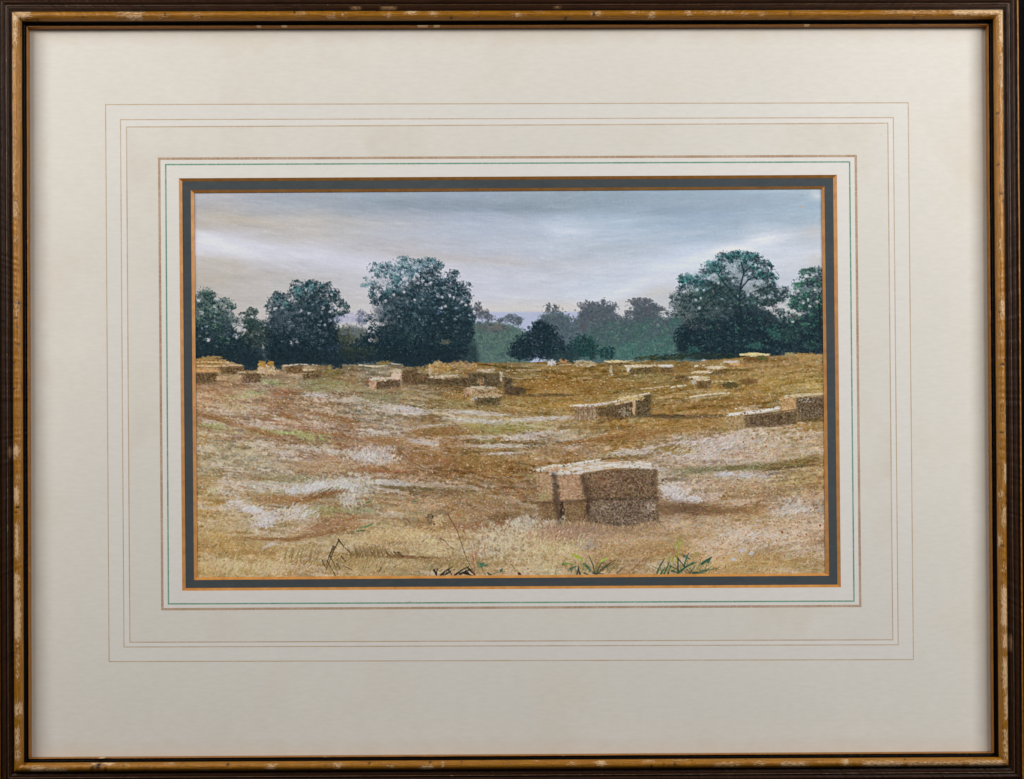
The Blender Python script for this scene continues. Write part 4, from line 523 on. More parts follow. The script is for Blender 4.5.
# ---- weave of the prepared board
wv = np.sin(2 * np.pi * XX / 1.9 + 1.5 * vnoise(60, 40, 8)) * (0.5 + vnoise(40, 30, 9)) + 0.8 * np.sin(2 * np.pi * YY / 1.9 + 1.5 * vnoise(40, 60, 10)) * (0.5 + vnoise(30, 40, 12))
gm = np.clip((YY - hor) / 3, 0, 1)
def blur(a, n):                          # running mean, twice
    for _ in range(2):
        for ax in (0, 1): a = sum(np.roll(a, k, ax) for k in range(-n, n + 1)) / (2 * n + 1)
    return a
px_ = np.repeat(np.repeat(R.randn(H // 2 + 1, W // 2 + 1, 4), 2, 0), 2, 1)[:H, :W]; px_ = .6 * px_ + .8 * blur(px_, 1)
C += gm[..., None] * (px_[..., :1] * 3.4 + px_[..., 1:] * 2.4)
C += (.30 + .10 * gm)[..., None] * np.clip(C - blur(C, 2), -34, 34)
C += (wv * (3.2 - 1.4 * gm) + (4.0 + 5 * gm) * (GR - .5) + gm * (3.0 - 2 * fg - 1 * far) * NG)[..., None]
Z += 0.18 * wv * 0.35 + 0.25 * (GR - .5)
C = np.clip(C, 0, 255)

# ================================================================ the scene
import bpy, math
from mathutils import Vector
sc = bpy.context.scene; COL = sc.collection
U = 0.0006                                    # one unit of the layout in metres
D, PX, PZ, ZC = 1500.0, 512.0, 570.0, 1.45    # camera distance (units), its foot on the picture plane, hanging height
def at(x, y, d=0.0):                          # layout point measured on the mount, carried to a plane d units in front of it
    k = (D - d) / D
    return Vector(((PX + (x - PX) * k - 512) * U, -d * U, ZC + (389.5 - (PZ + (y - PZ) * k)) * U))

# ---- materials
def mat(name):
    m = bpy.data.materials.new(name); m.use_nodes = True; t = m.node_tree
    return m, t, t.nodes['Principled BSDF']
def nd(t, kind, **kw):
    n = t.nodes.new(kind)
    for k, v in kw.items():
        if k in n.inputs: n.inputs[k].default_value = v
        else: setattr(n, k, v)
    return n
def lin(c):
    c = np.array(c, float) / 255
    return np.where(c <= .04045, c / 12.92, ((c + .055) / 1.055) ** 2.4)
def rgb(c): return tuple(float(v) for v in lin(c)) + (1,)
def noise(t, vec, scale, detail=4, rough=.55, sx=1, sy=1, sz=1):
    mp = nd(t, 'ShaderNodeMapping'); mp.inputs['Scale'].default_value = (sx, sy, sz); t.links.new(vec, mp.inputs['Vector'])
    n = nd(t, 'ShaderNodeTexNoise', Scale=scale, Detail=detail, Roughness=rough); t.links.new(mp.outputs[0], n.inputs['Vector'])
    return n.outputs[0]
def ramp(t, fac, stops):
    r = nd(t, 'ShaderNodeValToRGB'); t.links.new(fac, r.inputs[0]); e = r.color_ramp.elements
    while len(e) < len(stops): e.new(.5)
    for k, (p, c) in enumerate(stops): e[k].position = p; e[k].color = c if len(c) == 4 else tuple(c) + (1,)
    return r.outputs[0]
def mix(t, fac, a, b, mode='MIX'):
    m = nd(t, 'ShaderNodeMix', data_type='RGBA', blend_type=mode)
    for v, s in ((fac, m.inputs[0]), (a, m.inputs[6]), (b, m.inputs[7])):
        if isinstance(v, bpy.types.NodeSocket): t.links.new(v, s)
        elif s == m.inputs[0]: s.default_value = v
        else: s.default_value = v
    return m.outputs[2]
def bump(t, p, h, strength, dist):
    b = nd(t, 'ShaderNodeBump', Strength=strength, Distance=dist); t.links.new(h, b.inputs['Height']); t.links.new(b.outputs[0], p.inputs['Normal'])
G1 = (1, 1, 1, 1); G0 = (0, 0, 0, 1)

def gilt_material(name, base, hi, low, rough, metal):
    m, t, p = mat(name)
    uv = nd(t, 'ShaderNodeUVMap', uv_map='along').outputs[0]
    wear_glint = nd(t, 'ShaderNodeAttribute', attribute_name='wear_glint').outputs['Color']
    sep = nd(t, 'ShaderNodeSeparateColor'); t.links.new(wear_glint, sep.inputs[0])
    streak = noise(t, uv, 1, 5, .6, .05, 1.1); fine = noise(t, uv, 1, 4, .6, .35, 1.8); blot = noise(t, uv, 1, 4, .6, .09, .35)
    c = mix(t, ramp(t, streak, [(.3, G0), (.72, G1)]), low, base)
    c = mix(t, ramp(t, fine, [(.55, G0), (.8, (.55, .55, .55, 1))]), c, hi)
    # rubbed patches and painted side-rail highlights in the pale ground colour, broken up by a fine noise
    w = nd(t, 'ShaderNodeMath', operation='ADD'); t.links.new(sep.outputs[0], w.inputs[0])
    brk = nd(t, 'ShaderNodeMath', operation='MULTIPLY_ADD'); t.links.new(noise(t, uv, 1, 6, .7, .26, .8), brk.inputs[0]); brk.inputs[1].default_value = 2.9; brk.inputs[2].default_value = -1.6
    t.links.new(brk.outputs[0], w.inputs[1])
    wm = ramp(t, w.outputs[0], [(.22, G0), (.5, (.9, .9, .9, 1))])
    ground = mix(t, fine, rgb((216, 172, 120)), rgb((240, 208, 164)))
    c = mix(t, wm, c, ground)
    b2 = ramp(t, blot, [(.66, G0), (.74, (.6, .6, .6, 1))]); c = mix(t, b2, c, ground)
    # worm holes and dents, crevice grime
    c = mix(t, sep.outputs[1], c, (.006, .004, .003, 1))
    vor = nd(t, 'ShaderNodeTexVoronoi', Scale=1.0); mp = nd(t, 'ShaderNodeMapping'); mp.inputs['Scale'].default_value = (.07, .16, 1); t.links.new(uv, mp.inputs[0]); t.links.new(mp.outputs[0], vor.inputs[0])
    spot = ramp(t, vor.outputs['Distance'], [(.045, G1), (.07, G0)]); c = mix(t, spot, c, (.02, .011, .006, 1))
    t.links.new(c, p.inputs['Base Color'])
    mt = nd(t, 'ShaderNodeMath', operation='MULTIPLY_ADD'); t.links.new(wm, mt.inputs[0]); mt.inputs[1].default_value = -metal; mt.inputs[2].default_value = metal; t.links.new(mt.outputs[0], p.inputs['Metallic'])
    p.inputs['Roughness'].default_value = rough
    hh = nd(t, 'ShaderNodeMath', operation='ADD'); t.links.new(fine, hh.inputs[0]); t.links.new(streak, hh.inputs[1]); h2 = nd(t, 'ShaderNodeMath', operation='SUBTRACT'); t.links.new(hh.outputs[0], h2.inputs[0]); t.links.new(wm, h2.inputs[1])
    bump(t, p, h2.outputs[0], .5, .0004)
    return m
GILT = gilt_material('worn_gilding', rgb((194, 130, 20)), rgb((222, 172, 80)), rgb((120, 70, 5)), .36, .15)
GILT_THIN = gilt_material('rubbed_gilding', rgb((104, 70, 38)), rgb((176, 124, 66)), rgb((40, 24, 14)), .45, .15)
GILT_LIP = gilt_material('gilding_of_lip', rgb((184, 116, 18)), rgb((202, 148, 62)), rgb((118, 70, 10)), .42, .1)

def dark_material():
    m, t, p = mat('dark_stained_wood')
    uv = nd(t, 'ShaderNodeUVMap', uv_map='along').outputs[0]
    wear_glint = nd(t, 'ShaderNodeAttribute', attribute_name='wear_glint').outputs['Color']; sep = nd(t, 'ShaderNodeSeparateColor'); t.links.new(wear_glint, sep.inputs[0])
    grain = noise(t, uv, 1, 6, .65, .03, 1.6); fine = noise(t, uv, 1, 4, .6, .5, 2.2)
    c = mix(t, ramp(t, grain, [(.35, G0), (.7, G1)]), (.013, .005, .002, 1), (.062, .024, .009, 1))
    c = mix(t, ramp(t, fine, [(.66, G0), (.78, (.5, .5, .5, 1))]), c, (.085, .044, .022, 1))
    w = nd(t, 'ShaderNodeMath', operation='MULTIPLY'); t.links.new(sep.outputs[0], w.inputs[0]); t.links.new(ramp(t, fine, [(.42, G0), (.6, G1)]), w.inputs[1])
    c = mix(t, w.outputs[0], c, rgb((206, 160, 110)))
    c = mix(t, sep.outputs[1], c, (.003, .002, .002, 1)); c = mix(t, sep.outputs[2], c, (.004, .0025, .002, 1))
    t.links.new(c, p.inputs['Base Color']); p.inputs['Specular IOR Level'].default_value = .12
    r = nd(t, 'ShaderNodeMath', operation='MULTIPLY_ADD'); t.links.new(fine, r.inputs[0]); r.inputs[1].default_value = .4; r.inputs[2].default_value = .2; t.links.new(r.outputs[0], p.inputs['Roughness'])
    bump(t, p, grain, .45, .0004)
    return m
DARK = dark_material()

def board(name, col, var, grain=.35, stain=None, rough=.85, toned=False):
    m, t, p = mat(name)
    co = nd(t, 'ShaderNodeTexCoord').outputs['Object']
    big = noise(t, co, 9, 4, .6); mid = noise(t, co, 60, 5, .65); fib = noise(t, co, 900, 3, .6, 1, 1, 2.2); fib2 = noise(t, co, 900, 3, .6, 2.6, 1, .8)
    a = np.array(col[:3]); lo = tuple(a * (1 - var)) + (1,); hi = tuple(np.minimum(a * (1 + var * .6), 1)) + (1,)
    c = mix(t, ramp(t, big, [(.3, G0), (.7, G1)]), lo, hi)
    c = mix(t, ramp(t, mid, [(.35, G0), (.68, G1)]), c, tuple(a * (1 - var * .5)) + (1,))
    f = nd(t, 'ShaderNodeMath', operation='ADD'); t.links.new(fib, f.inputs[0]); t.links.new(fib2, f.inputs[1])
    c = mix(t, .5, c, ramp(t, f.outputs[0], [(.4, (.5 - grain, .5 - grain, .5 - grain, 1)), (.6, (.5 + grain * .2,) * 3 + (1,))]), 'SOFT_LIGHT') if grain else c
    if stain:
        s = ramp(t, noise(t, co, 16, 5, .6), [(.52, G0), (.75, (.7, .7, .7, 1))]); c = mix(t, s, c, stain)
    lay = noise(t, co, 330, 3, .6, .45, 1, 1.5); c = mix(t, ramp(t, lay, [(.36, G0), (.66, G1)]), c, mix(t, .055 if grain < .2 else .1, c, (.2, .17, .13, 1)))
    if toned:                                 # the board has browned with age along its edges
        at_n = nd(t, 'ShaderNodeAttribute', attribute_name='edge'); e = nd(t, 'ShaderNodeMath', operation='MULTIPLY_ADD'); t.links.new(noise(t, co, 70, 4), e.inputs[0]); e.inputs[1].default_value = .5; t.links.new(at_n.outputs['Fac'], e.inputs[2])
        c = mix(t, ramp(t, e.outputs[0], [(.30, (.32, .32, .32, 1)), (.62, G0)]), c, rgb((216, 198, 172)))
    vor = nd(t, 'ShaderNodeTexVoronoi', Scale=26.0); t.links.new(co, vor.inputs[0])
    sp = ramp(t, vor.outputs['Distance'], [(.012, (.5, .5, .5, 1)), (.022, G0)]); c = mix(t, sp, c, tuple(a * .45) + (1,))
    t.links.new(c, p.inputs['Base Color']); p.inputs['Roughness'].default_value = rough; p.inputs['Specular IOR Level'].default_value = .2
    bump(t, p, f.outputs[0], .25, .00012)
    return m
def L(*c): return tuple(lin(c))
CREAM = board('cream_mount_board', L(237, 231, 220), .045, .05, rgb((231, 220, 202)), .85, True)
PALE = board('pale_wash', L(237, 232, 223), .03, .05)
WARM = board('warm_wash', L(235, 229, 218), .04, .05, rgb((225, 213, 196)))
WHITE = board('bare_mount_board', L(239, 234, 226), .03, .05)
def ink(name, c1, c2):
    m, t, p = mat(name); co = nd(t, 'ShaderNodeTexCoord').outputs['Object']
    c = mix(t, ramp(t, noise(t, co, 45, 5, .7), [(.36, G0), (.62, G1)]), rgb(c1), rgb(c2)); c = mix(t, ramp(t, noise(t, co, 700, 3), [(.5, G0), (.7, (.4, .4, .4, 1))]), c, rgb((226, 220, 208)))
    t.links.new(c, p.inputs['Base Color']); p.inputs['Roughness'].default_value = .8; p.inputs['Specular IOR Level'].default_value = .2
    return m
TAN = ink('tan_ink', (196, 168, 136), (212, 190, 164)); UMBER = ink('umber_ink_band', (176, 142, 112), (198, 170, 144)); GREEN = ink('green_ink', (92, 148, 120), (124, 170, 146))
SLATE = board('slate_mount_board', L(68, 76, 80), .16, .3, None, .8)
m_, t_, p_ = mat('gilt_bevel'); co_ = nd(t_, 'ShaderNodeTexCoord').outputs['Object']
t_.links.new(mix(t_, ramp(t_, noise(t_, co_, 220, 4), [(.3, G0), (.7, G1)]), rgb((198, 130, 58)), rgb((222, 158, 82))), p_.inputs['Base Color']); p_.inputs['Roughness'].default_value = .5; p_.inputs['Metallic'].default_value = .12
BEVEL = m_
m_, t_, p_ = mat('black_cloth'); co_ = nd(t_, 'ShaderNodeTexCoord').outputs['Object']
t_.links.new(mix(t_, noise(t_, co_, 300, 4), (.0012, .0012, .0014, 1), (.0035, .0035, .004, 1)), p_.inputs['Base Color']); p_.inputs['Roughness'].default_value = .95; p_.inputs['Specular IOR Level'].default_value = .1
CLOTH = m_
m_, t_, p_ = mat('grey_steel'); co_ = nd(t_, 'ShaderNodeTexCoord').outputs['Object']
t_.links.new(mix(t_, noise(t_, co_, 1500, 4), (.05, .055, .065, 1), (.22, .24, .27, 1)), p_.inputs['Base Color']); p_.inputs['Roughness'].default_value = .5; p_.inputs['Metallic'].default_value = .6
STEEL = m_
m_, t_, p_ = mat('layered_paint'); at_ = nd(t_, 'ShaderNodeAttribute', attribute_name='pigment')
t_.links.new(at_.outputs['Color'], p_.inputs['Base Color']); p_.inputs['Roughness'].default_value = .8; p_.inputs['Specular IOR Level'].default_value = .12
gn_ = noise(t_, nd(t_, 'ShaderNodeTexCoord').outputs['Object'], 2600, 2); bump(t_, p_, gn_, .12, .0001)
PAINT = m_

# ---- objects
def link(name, verts, faces, mats, parent=None, fm=None, smooth=False, loc=None):
    me = bpy.data.meshes.new(name); me.from_pydata([tuple(v) for v in verts], [], faces)
    for m in mats: me.materials.append(m)
    if fm is not None: me.polygons.foreach_set('material_index', fm)
    if smooth: me.polygons.foreach_set('use_smooth', [True] * len(me.polygons))
    me.update(); o = bpy.data.objects.new(name, me); COL.objects.link(o)
    if parent: o.parent = parent
    return o
pic = bpy.data.objects.new('framed_painting', None); COL.objects.link(pic); pic.empty_display_size = .05
pic['label'] = 'painting of hay bales in a cream ruled mount and worn gilt wooden frame'; pic['category'] = 'picture'

# wall behind
def box(name, x0, x1, y0, y1, z0, z1, m):
    v = [(x, y, z) for x in (x0, x1) for y in (y0, y1) for z in (z0, z1)]
    return link(name, v, [(0,1,3,2),(4,6,7,5),(0,4,5,1),(2,3,7,6),(0,2,6,4),(1,5,7,3)], [m])
bd = box('backdrop', -1.2, 1.2, 13 * U, 13 * U + .02, ZC - 1, ZC + 1, CLOTH); bd['kind'] = 'structure'

# measured corners (top left, top right, bottom right, bottom left)
SIGHT = [(30.2, 30.3), (984.8, 28.2), (990.4, 750.9), (32.3, 756.6)]
RULES = {'l1': [(105.6,104.6),(908.2,102.8),(913.4,659.6),(109.1,661.6)], 'l2': [(120.5,119.7),(893.3,117.6),(898.2,644.8),(124,647)], 'l3': [(126.5,127),(887.8,123.2),(892.8,639.8),(129.9,642.3)],
         'um': [(159.2,158.8),(855.7,156),(860.2,605.9),(162.4,609.2)], 'gr': [(165.7,164.6),(849.6,161.9),(854,601.1),(168.5,603.9)],
         'op': [(178.8,178.3),(836.9,174.8),(840.9,587.3),(182.2,590.8)], 'op2': [(182.2,181.5),(833.1,178),(837.4,584.6),(185.7,588.1)],
         'sl': [(190.8,190),(824.4,186.2),(829.1,575.7),(194,580)], 'sl2': [(194.2,193),(821.7,189),(825.3,573.3),(197.4,577.2)]}
SGN = [(-1, -1), (1, -1), (1, 1), (-1, 1)]
def off(q, t): return [(x + sx * t, y + sy * t) for (x, y), (sx, sy) in zip(q, SGN)]
def rings(name, quads, mats, idx, parent):     # concentric mitred rings; quads = [(corners, d)]
    n = 24; v, f, fm = [], [], []
    for q, d in quads:
        for k in range(4):
            for j in range(n):
                s = j / n; a, b = q[k], q[(k + 1) % 4]
                v.append(at(a[0] + (b[0] - a[0]) * s, a[1] + (b[1] - a[1]) * s, d))
    N = 4 * n
    for r in range(len(quads) - 1):
        for j in range(N): f.append((r * N + j, r * N + (j + 1) % N, (r + 1) * N + (j + 1) % N, (r + 1) * N + j)); fm.append(idx[r])
    return link(name, v, [tuple(reversed(q)) for q in f], mats, parent, fm)
q = RULES; w1 = .52
seq = [(off(SIGHT, 3.2), 0), (off(SIGHT, -14), 0), (off(SIGHT, -40), 0), (off(q['l1'], w1), 0), (off(q['l1'], -w1), 0), (off(q['l2'], w1), 0), (off(q['l2'], -w1), 0), (off(q['l3'], w1 + .06), 0), (off(q['l3'], -w1 - .06), 0),
       (off(q['um'], 1.25), 0), (off(q['um'], -1.2), 0), (off(q['gr'], .72), 0), (off(q['gr'], -.72), 0), (q['op'], 0)]
mb = rings('mount_board', seq, [CREAM, TAN, PALE, WHITE, WARM, UMBER, GREEN], [0, 0, 0, 1, 2, 1, 3, 1, 4, 5, 3, 6, 3], pic)
ea = mb.data.attributes.new('edge', 'FLOAT', 'POINT'); nv_ = len(mb.data.vertices); ea.data.foreach_set('value', np.concatenate([np.zeros(96), np.full(96, .28), np.ones(nv_ - 192)]).astype(np.float32))
mb['label'] = 'cream mount board with fine tan, brown and green ruled lines'
rings('gilt_bevel', [(q['op'], 0), (q['op2'], -2.5)], [BEVEL], [0], mb)
sm = rings('slate_mount', [(off(q['op2'], 3), -2.55), (q['op2'], -2.55), (q['sl'], -2.55)], [SLATE], [0, 0], pic); sm['label'] = 'narrow dark slate inner mount'
rings('gilt_bevel', [(q['sl'], -2.55), (q['sl2'], -5.0)], [BEVEL], [0], sm)

# ---- the painted sheet: one vertex per pigment grid point, impasto as real relief
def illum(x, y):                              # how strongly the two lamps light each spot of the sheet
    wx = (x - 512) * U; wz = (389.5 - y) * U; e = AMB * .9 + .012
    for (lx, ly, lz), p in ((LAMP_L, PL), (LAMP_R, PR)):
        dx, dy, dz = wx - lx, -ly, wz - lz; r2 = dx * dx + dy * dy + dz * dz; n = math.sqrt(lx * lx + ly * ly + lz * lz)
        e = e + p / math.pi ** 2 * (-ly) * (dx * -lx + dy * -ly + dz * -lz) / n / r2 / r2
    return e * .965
PD = -5.6; kk = (D - PD) / D
px = X0 + (np.arange(W)) / S; py = Y0 + (np.arange(H)) / S
gx = (PX + (px - PX) * kk - 512) * U; gz = ZC + (389.5 - (PZ + (py - PZ) * kk)) * U
co = np.empty((H, W, 3), np.float32); co[..., 0] = gx; co[..., 2] = gz[:, None]; co[..., 1] = -(PD + np.clip(Z, -.4, 1.2) * RELIEF) * U
idx = np.arange(H * W, dtype=np.int32).reshape(H, W)
quads = np.stack([idx[:-1, :-1], idx[1:, :-1], idx[1:, 1:], idx[:-1, 1:]], -1).reshape(-1, 4)
me = bpy.data.meshes.new('painting'); me.vertices.add(H * W); me.vertices.foreach_set('co', co.ravel())
me.loops.add(quads.size); me.loops.foreach_set('vertex_index', quads.ravel()); me.polygons.add(len(quads)); me.polygons.foreach_set('loop_start', np.arange(0, quads.size, 4, dtype=np.int32))
me.update(calc_edges=True); me.polygons.foreach_set('use_smooth', np.ones(len(quads), bool))
ca = me.attributes.new('pigment', 'FLOAT_COLOR', 'POINT'); pig = np.ones((H, W, 4), np.float32)
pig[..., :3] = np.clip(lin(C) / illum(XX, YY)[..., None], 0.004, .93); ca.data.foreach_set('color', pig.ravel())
me.materials.append(PAINT); po = bpy.data.objects.new('painting', me); COL.objects.link(po); po.parent = pic
po['label'] = 'painted stubble field with hay bales, dark trees and a cloudy sky'

# ---- the frame: four mitred rails, each with its gilded mouldings
BANDS = [('gilt_lip', [(.3,.6),(.4,2.5),(.5,4.6),(.75,6.6),(1.15,7.5),(1.5,7.2)]),
         ('cove', [(1.5,7.2),(2.1,6.0),(3.1,6.1),(4.0,7.6),(4.5,9.6),(4.75,11.2)]),
         ('gilt_moulding', [(4.75,11.2),(5.0,12.6),(5.35,13.7),(5.9,14.9),(7.1,16.6),(9.0,17.4),(11.0,16.9),(12.5,15.4),(13.4,13.8),(13.8,12.6)]),
         ('dark', [(13.8,12.6),(14.2,11.4),(15.2,11.1),(16.6,11.8),(18.0,12.3),(19.2,12)]),
         ('gilt_bead', [(19.2,12),(19.45,12.6),(19.9,12.8),(20.3,12.5),(20.5,12)]),
         ('dark2', [(20.5,12),(21.2,11.4),(22.0,12.2),(23.2,13.1),(24.4,13.1),(25.6,12.2),(26.5,10.8),(27.3,9.9),(28.0,9.6)]),
         ('gilt_edge', [(28.0,9.6),(28.3,10.4),(29.1,10.7),(29.9,10.3),(30.4,9.2)]),
         ('side', [(30.4,9.2),(30.8,7),(30.8,-12.5),(3.7,-12.5),(3.7,.6),(.3,.6)])]
# rubbed patches, and highlights painted pale on the upper outer side rails (along, along, across inner 0 .. outer 1, across, strength) in layout units, and pits (along, across, radius)
CHIP_GLINT = [  # top, right, bottom, left
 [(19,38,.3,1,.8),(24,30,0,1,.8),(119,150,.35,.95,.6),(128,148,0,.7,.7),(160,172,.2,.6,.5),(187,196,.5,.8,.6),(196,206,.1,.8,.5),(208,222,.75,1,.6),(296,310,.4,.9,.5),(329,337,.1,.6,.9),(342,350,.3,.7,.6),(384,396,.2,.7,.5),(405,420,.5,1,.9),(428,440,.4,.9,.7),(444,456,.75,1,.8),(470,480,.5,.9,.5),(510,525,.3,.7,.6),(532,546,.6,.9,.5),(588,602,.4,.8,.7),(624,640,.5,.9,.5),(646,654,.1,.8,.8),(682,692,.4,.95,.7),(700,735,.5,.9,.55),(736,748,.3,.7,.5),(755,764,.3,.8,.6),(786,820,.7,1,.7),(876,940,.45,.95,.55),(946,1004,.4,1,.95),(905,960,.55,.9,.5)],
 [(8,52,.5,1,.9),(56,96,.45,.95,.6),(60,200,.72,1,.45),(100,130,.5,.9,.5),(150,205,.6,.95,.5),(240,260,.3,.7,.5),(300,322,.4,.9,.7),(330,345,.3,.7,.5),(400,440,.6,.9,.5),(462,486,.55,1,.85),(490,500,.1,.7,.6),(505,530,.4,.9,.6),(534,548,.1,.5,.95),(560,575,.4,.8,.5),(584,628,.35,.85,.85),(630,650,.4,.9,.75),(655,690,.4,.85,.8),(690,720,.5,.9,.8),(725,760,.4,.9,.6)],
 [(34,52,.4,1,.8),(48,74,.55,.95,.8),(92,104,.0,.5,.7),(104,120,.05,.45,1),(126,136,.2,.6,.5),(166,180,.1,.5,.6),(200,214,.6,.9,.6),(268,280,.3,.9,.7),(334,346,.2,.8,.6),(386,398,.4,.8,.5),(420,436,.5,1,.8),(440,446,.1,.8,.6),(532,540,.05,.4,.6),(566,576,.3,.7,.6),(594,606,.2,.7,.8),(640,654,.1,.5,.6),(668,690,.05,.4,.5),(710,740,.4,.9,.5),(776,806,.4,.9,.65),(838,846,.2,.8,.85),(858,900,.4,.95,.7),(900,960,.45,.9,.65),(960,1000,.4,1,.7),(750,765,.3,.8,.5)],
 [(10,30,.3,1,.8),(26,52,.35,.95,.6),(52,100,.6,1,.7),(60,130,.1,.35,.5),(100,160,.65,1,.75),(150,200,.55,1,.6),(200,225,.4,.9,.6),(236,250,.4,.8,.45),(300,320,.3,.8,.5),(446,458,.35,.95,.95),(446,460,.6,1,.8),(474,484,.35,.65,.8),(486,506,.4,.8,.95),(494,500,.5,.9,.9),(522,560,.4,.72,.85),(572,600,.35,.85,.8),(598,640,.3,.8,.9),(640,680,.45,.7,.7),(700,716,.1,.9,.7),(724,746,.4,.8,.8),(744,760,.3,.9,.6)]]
PIT = [
 [(42,.2,1.0),(88,.45,.7),(143,.95,1.1),(169,.6,.8),(205,.45,.7),(176,.95,.6),(269,.85,.8),(297,.7,1),(324,.85,.7),(286,.2,.5),(378,.85,.8),(452,.3,1.1),(440,.95,.6),(522,.85,.6),(565,.25,1.2),(564,.1,.9),(593,.55,1.3),(620,.95,.7),(596,.9,.8),(761,.85,.7),(764,.15,.6),(787,.55,1.0),(845,.2,.6),(910,.2,1.1),(915,.8,.5),(960,.2,.6)],
 [(118,.4,.9),(169,.4,.9),(198,.6,.8),(205,.7,.9),(315,.45,.7),(362,.8,1.0),(367,.6,1.2),(434,.5,1.0),(465,.3,.6),(495,.75,.8),(504,.85,.8),(499,.4,.6),(528,.8,.7),(546,.5,.9),(560,.6,.6),(574,.7,.6),(600,.3,.6),(680,.3,.6)],
 [(30,.3,1.2),(103,.45,2.2),(110,.7,1.2),(97,.6,1.4),(148,.85,1.0),(186,.3,.6),(231,.4,1.2),(328,.5,.6),(371,.4,.9),(431,.3,1.2),(462,.25,.9),(483,.1,.7),(532,.85,.8),(556,.8,.6),(650,.7,.9),(662,.55,.7),(673,.55,.9),(744,.2,.8),(690,.3,.5),(901,.3,.8),(970,.2,.5)],
 [(40,.2,.7),(74,.7,.5),(205,.6,.7),(218,.35,.6),(306,.45,1.1),(321,.65,.9),(330,.5,.7),(347,.45,.8),(365,.75,.9),(391,.75,1.0),(508,.5,1.0),(513,.6,.8),(511,.3,.6),(420,.4,.5),(600,.25,.5),(652,.7,.5)]]
DCHIP = [[(352,362,.4,.9,.9),(382,397,.3,.9,1),(554,560,.5,.9,.8)], [(634,650,.3,.8,.8)], [], [(448,458,.4,1,.8)]]
r2 = np.random.RandomState(4)
def smooth1(n, k): a = r2.randn(n + 2 * k); return np.convolve(a, np.ones(k) / k ** .5, 'same')[k:-k]
def rail(side):
    a, b = SIGHT[side], SIGHT[(side + 1) % 4]; sa, sb = SGN[side], SGN[(side + 1) % 4]
    L_ = math.hypot(b[0] - a[0], b[1] - a[1]); n = int(L_ / 1.1)
    horiz = side in (0, 2); gap = .10
    root = None; parts = {}
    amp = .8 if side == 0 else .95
    wob = .10 * smooth1(n + 1, 40); nick = .10 * smooth1(n + 1, 3)
    for name, prof in BANDS:
        nm = {'cove': 'frame_rail', 'dark': 'frame_rail', 'dark2': 'frame_rail', 'side': 'frame_rail'}.get(name, name)
        m = len(prof); P = np.array(prof)
        ver = np.zeros((n + 1, m, 3)); uvs = np.zeros((n + 1, m, 2)); wr = np.zeros((n + 1, m, 4)); wr[..., 3] = 1
        arc = np.concatenate([[0], np.cumsum(np.hypot(*np.diff(P, axis=0).T))])
        for j in range(m):
            t, d = P[j]
            A = np.array([a[0] + sa[0] * t, a[1] + sa[1] * t]); B = np.array([b[0] + sb[0] * t, b[1] + sb[1] * t])
            e = (B - A) / np.linalg.norm(B - A); A = A + e * gap; B = B - e * gap
            s = np.linspace(0, 1, n + 1)[:, None]; p = A + (B - A) * s
            inner = 0 < j < m - 1 and name != 'side'
            dd = d + (wob + (nick if inner else 0)) * (1 if name != 'side' or j < 1 else 0) * (0 if name in ('side',) else 1)
            if j in (0, m - 1) and name != 'side': dd = d + wob
            if name == 'side': dd = d + (wob if j == 0 else 0) 
            along = p[:, 0] if horiz else p[:, 1]
            v = j / (m - 1.0)
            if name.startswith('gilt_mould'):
                for (c0, c1, v0, v1, sg) in CHIP_GLINT[side]:
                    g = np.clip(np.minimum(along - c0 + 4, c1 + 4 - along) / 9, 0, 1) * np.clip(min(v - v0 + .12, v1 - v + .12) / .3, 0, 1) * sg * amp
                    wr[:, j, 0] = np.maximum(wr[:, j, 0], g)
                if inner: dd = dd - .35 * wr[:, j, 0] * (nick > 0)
            wr[:, j, 2] = {'cove': [.4, 1, 1, 1, 1, .9], 'dark': [.9, 1, .8, .1, 0, .5], 'dark2': [.6, 1, .25, 0, .1, .5, .8, .9, .9]}.get(name, [0] * 10)[j]
            if name == 'dark2' and side == 3:
                for yy in (137.5, 322.5): wr[:, j, 1] = np.maximum(wr[:, j, 1], np.exp(-((along - yy) / .9) ** 2))
            if name == 'dark':
                for (c0, c1, v0, v1, sg) in DCHIP[side]:
                    wr[:, j, 0] = np.maximum(wr[:, j, 0], np.clip(np.minimum(along - c0 + 2, c1 + 2 - along) / 5, 0, 1) * (.75 if v0 <= v <= v1 else 0) * sg)
            if name == 'gilt_lip' and side == 2:
                g = np.clip(1 - np.abs(along - 104) / 5, 0, 1) * (v > .2); wr[:, j, 0] = np.maximum(wr[:, j, 0], g * 1.2); dd = dd + (1.0 * np.clip(1 - np.abs(along - 101) / 2.5, 0, 1) - 2.2 * np.clip(1 - np.abs(along - 109) / 6, 0, 1)) * (v > .3)
            for (k0, k1) in ([(258, 262), (283, 288), (418, 428), (434, 440), (803, 808)] if name == 'gilt_lip' and side == 0 else []):
                g = np.clip(np.minimum(along - k0, k1 - along) / 1.5 + .6, 0, 1) * (v > .35); wr[:, j, 0] = np.maximum(wr[:, j, 0], g)
            x = p[:, 0]; y = p[:, 1]
            ver[:, j, 0] = (x - 512) * U; ver[:, j, 1] = -dd * U; ver[:, j, 2] = ZC + (389.5 - y) * U
            uvs[:, j, 0] = along + side * 1300; uvs[:, j, 1] = arc[j] + 40 * len(name)
            if name.startswith('gilt_mould'):
                for (c, vv, r) in PIT[side]:
                    g = np.exp(-((along - c) / (r * 1.1)) ** 4 - ((v - vv) * 13.5 / (r * 1.6)) ** 4); wr[:, j, 1] = np.maximum(wr[:, j, 1], g)
                    ver[:, j, 1] += .3 * g * U
        parts.setdefault(nm, []).append((ver, uvs, wr))
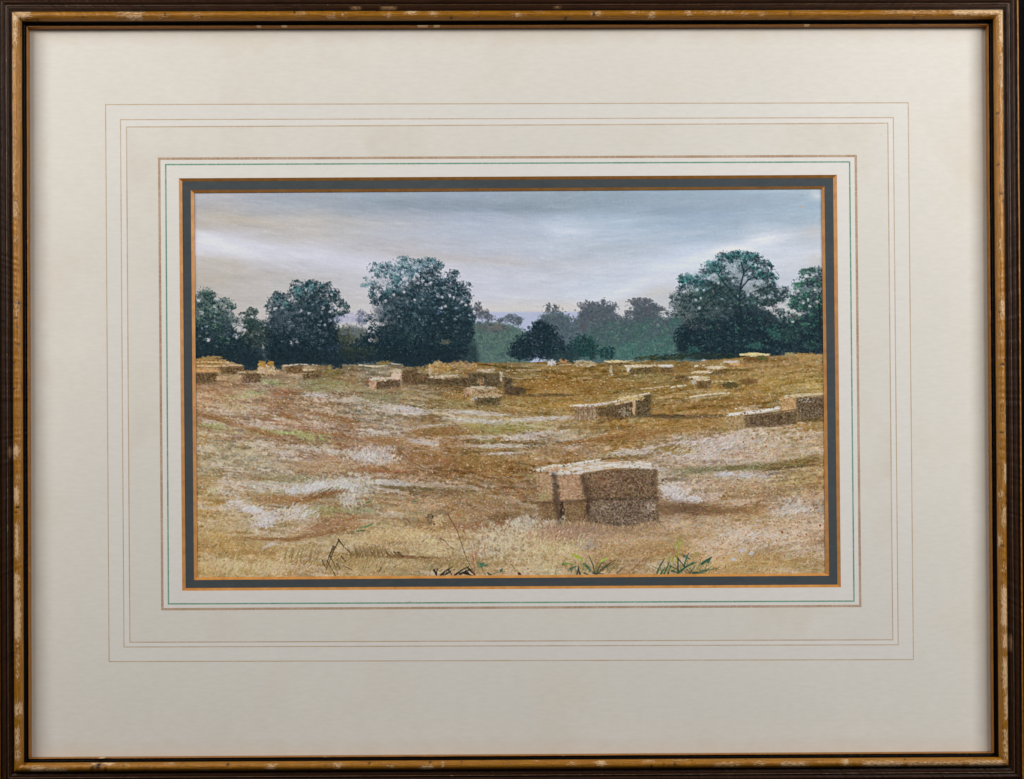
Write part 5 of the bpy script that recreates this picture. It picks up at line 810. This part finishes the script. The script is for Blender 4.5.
    for nm in ['frame_rail', 'gilt_lip', 'gilt_moulding', 'gilt_bead', 'gilt_edge']:
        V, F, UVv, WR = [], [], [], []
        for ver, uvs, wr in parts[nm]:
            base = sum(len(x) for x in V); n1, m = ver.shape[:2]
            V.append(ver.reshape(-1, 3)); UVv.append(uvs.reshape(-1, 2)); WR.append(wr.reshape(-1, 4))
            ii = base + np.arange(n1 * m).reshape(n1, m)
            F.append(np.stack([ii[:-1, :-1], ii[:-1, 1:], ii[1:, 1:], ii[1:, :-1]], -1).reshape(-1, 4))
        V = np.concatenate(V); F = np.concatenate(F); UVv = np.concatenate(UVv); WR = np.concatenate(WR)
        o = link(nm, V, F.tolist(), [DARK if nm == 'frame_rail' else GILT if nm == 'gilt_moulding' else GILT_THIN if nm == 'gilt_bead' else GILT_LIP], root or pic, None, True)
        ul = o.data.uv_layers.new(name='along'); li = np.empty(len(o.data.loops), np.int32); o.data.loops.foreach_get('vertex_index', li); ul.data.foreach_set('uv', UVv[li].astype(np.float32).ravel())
        wa = o.data.attributes.new('wear_glint', 'FLOAT_COLOR', 'POINT'); wa.data.foreach_set('color', WR.astype(np.float32).ravel())
        if nm == 'frame_rail': root = o
    return root
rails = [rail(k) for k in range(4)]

# a pin head left in the bottom rail beside the broken lip
def disc(name, cx, cy, d, r, m, parent):
    v, f = [], []; n = 14
    for k, (rr, h) in enumerate([(1, -.5), (1, .15), (.8, .45), (.35, .3)]):
        for j in range(n): g = 2 * math.pi * j / n; v.append(((cx + r * rr * math.cos(g) - 512) * U, -(d + h) * U, ZC + (389.5 - cy - r * rr * math.sin(g)) * U))
    for k in range(3):
        for j in range(n): f.append((k * n + j, k * n + (j + 1) % n, (k + 1) * n + (j + 1) % n, (k + 1) * n + j))
    f.append(tuple(range(3 * n, 4 * n))); return link(name, v, f, [m], parent, None, True)
disc('pin_head', 108.2, 763.6, 16.2, 1.5, STEEL, rails[2])

# ---- light: two soft lamps, left and right, a little above the picture
def lamp(name, loc, size, power, col):
    l = bpy.data.lights.new(name, 'AREA'); l.shape = 'RECTANGLE'; l.size = size[0]; l.size_y = size[1]; l.energy = power; l.color = col
    o = bpy.data.objects.new(name, l); COL.objects.link(o); o.location = loc
    o.rotation_euler = (Vector((0, 0, ZC)) - Vector(loc)).to_track_quat('-Z', 'Y').to_euler(); return o
lamp('lamp', (LAMP_L[0], LAMP_L[1], ZC + LAMP_L[2]), (.5, .35), PL, (1, .985, .965))
lamp('lamp', (LAMP_R[0], LAMP_R[1], ZC + LAMP_R[2]), (.5, .35), PR, (.985, .99, 1))
wd = bpy.data.worlds.new('World'); sc.world = wd; wd.use_nodes = True; bg = wd.node_tree.nodes['Background']; bg.inputs[0].default_value = (.95, .97, 1, 1); bg.inputs[1].default_value = AMB

# ---- camera
cd = bpy.data.cameras.new('camera'); cam = bpy.data.objects.new('camera', cd); COL.objects.link(cam); sc.camera = cam
cd.sensor_width = 36; cd.lens = 36 * D / 1024; cd.clip_start = .01; cd.clip_end = 50
cam.location = ((PX - 512) * U, -D * U, ZC + (389.5 - PZ) * U); cam.rotation_euler = (math.pi / 2, 0, 0); cd.shift_y = (PZ - 389.5) / 1024
vs = sc.view_settings; vs.view_transform = 'Standard'; vs.look = 'None'; vs.exposure = 0; vs.gamma = 1
sc.render.filter_size = 1.1
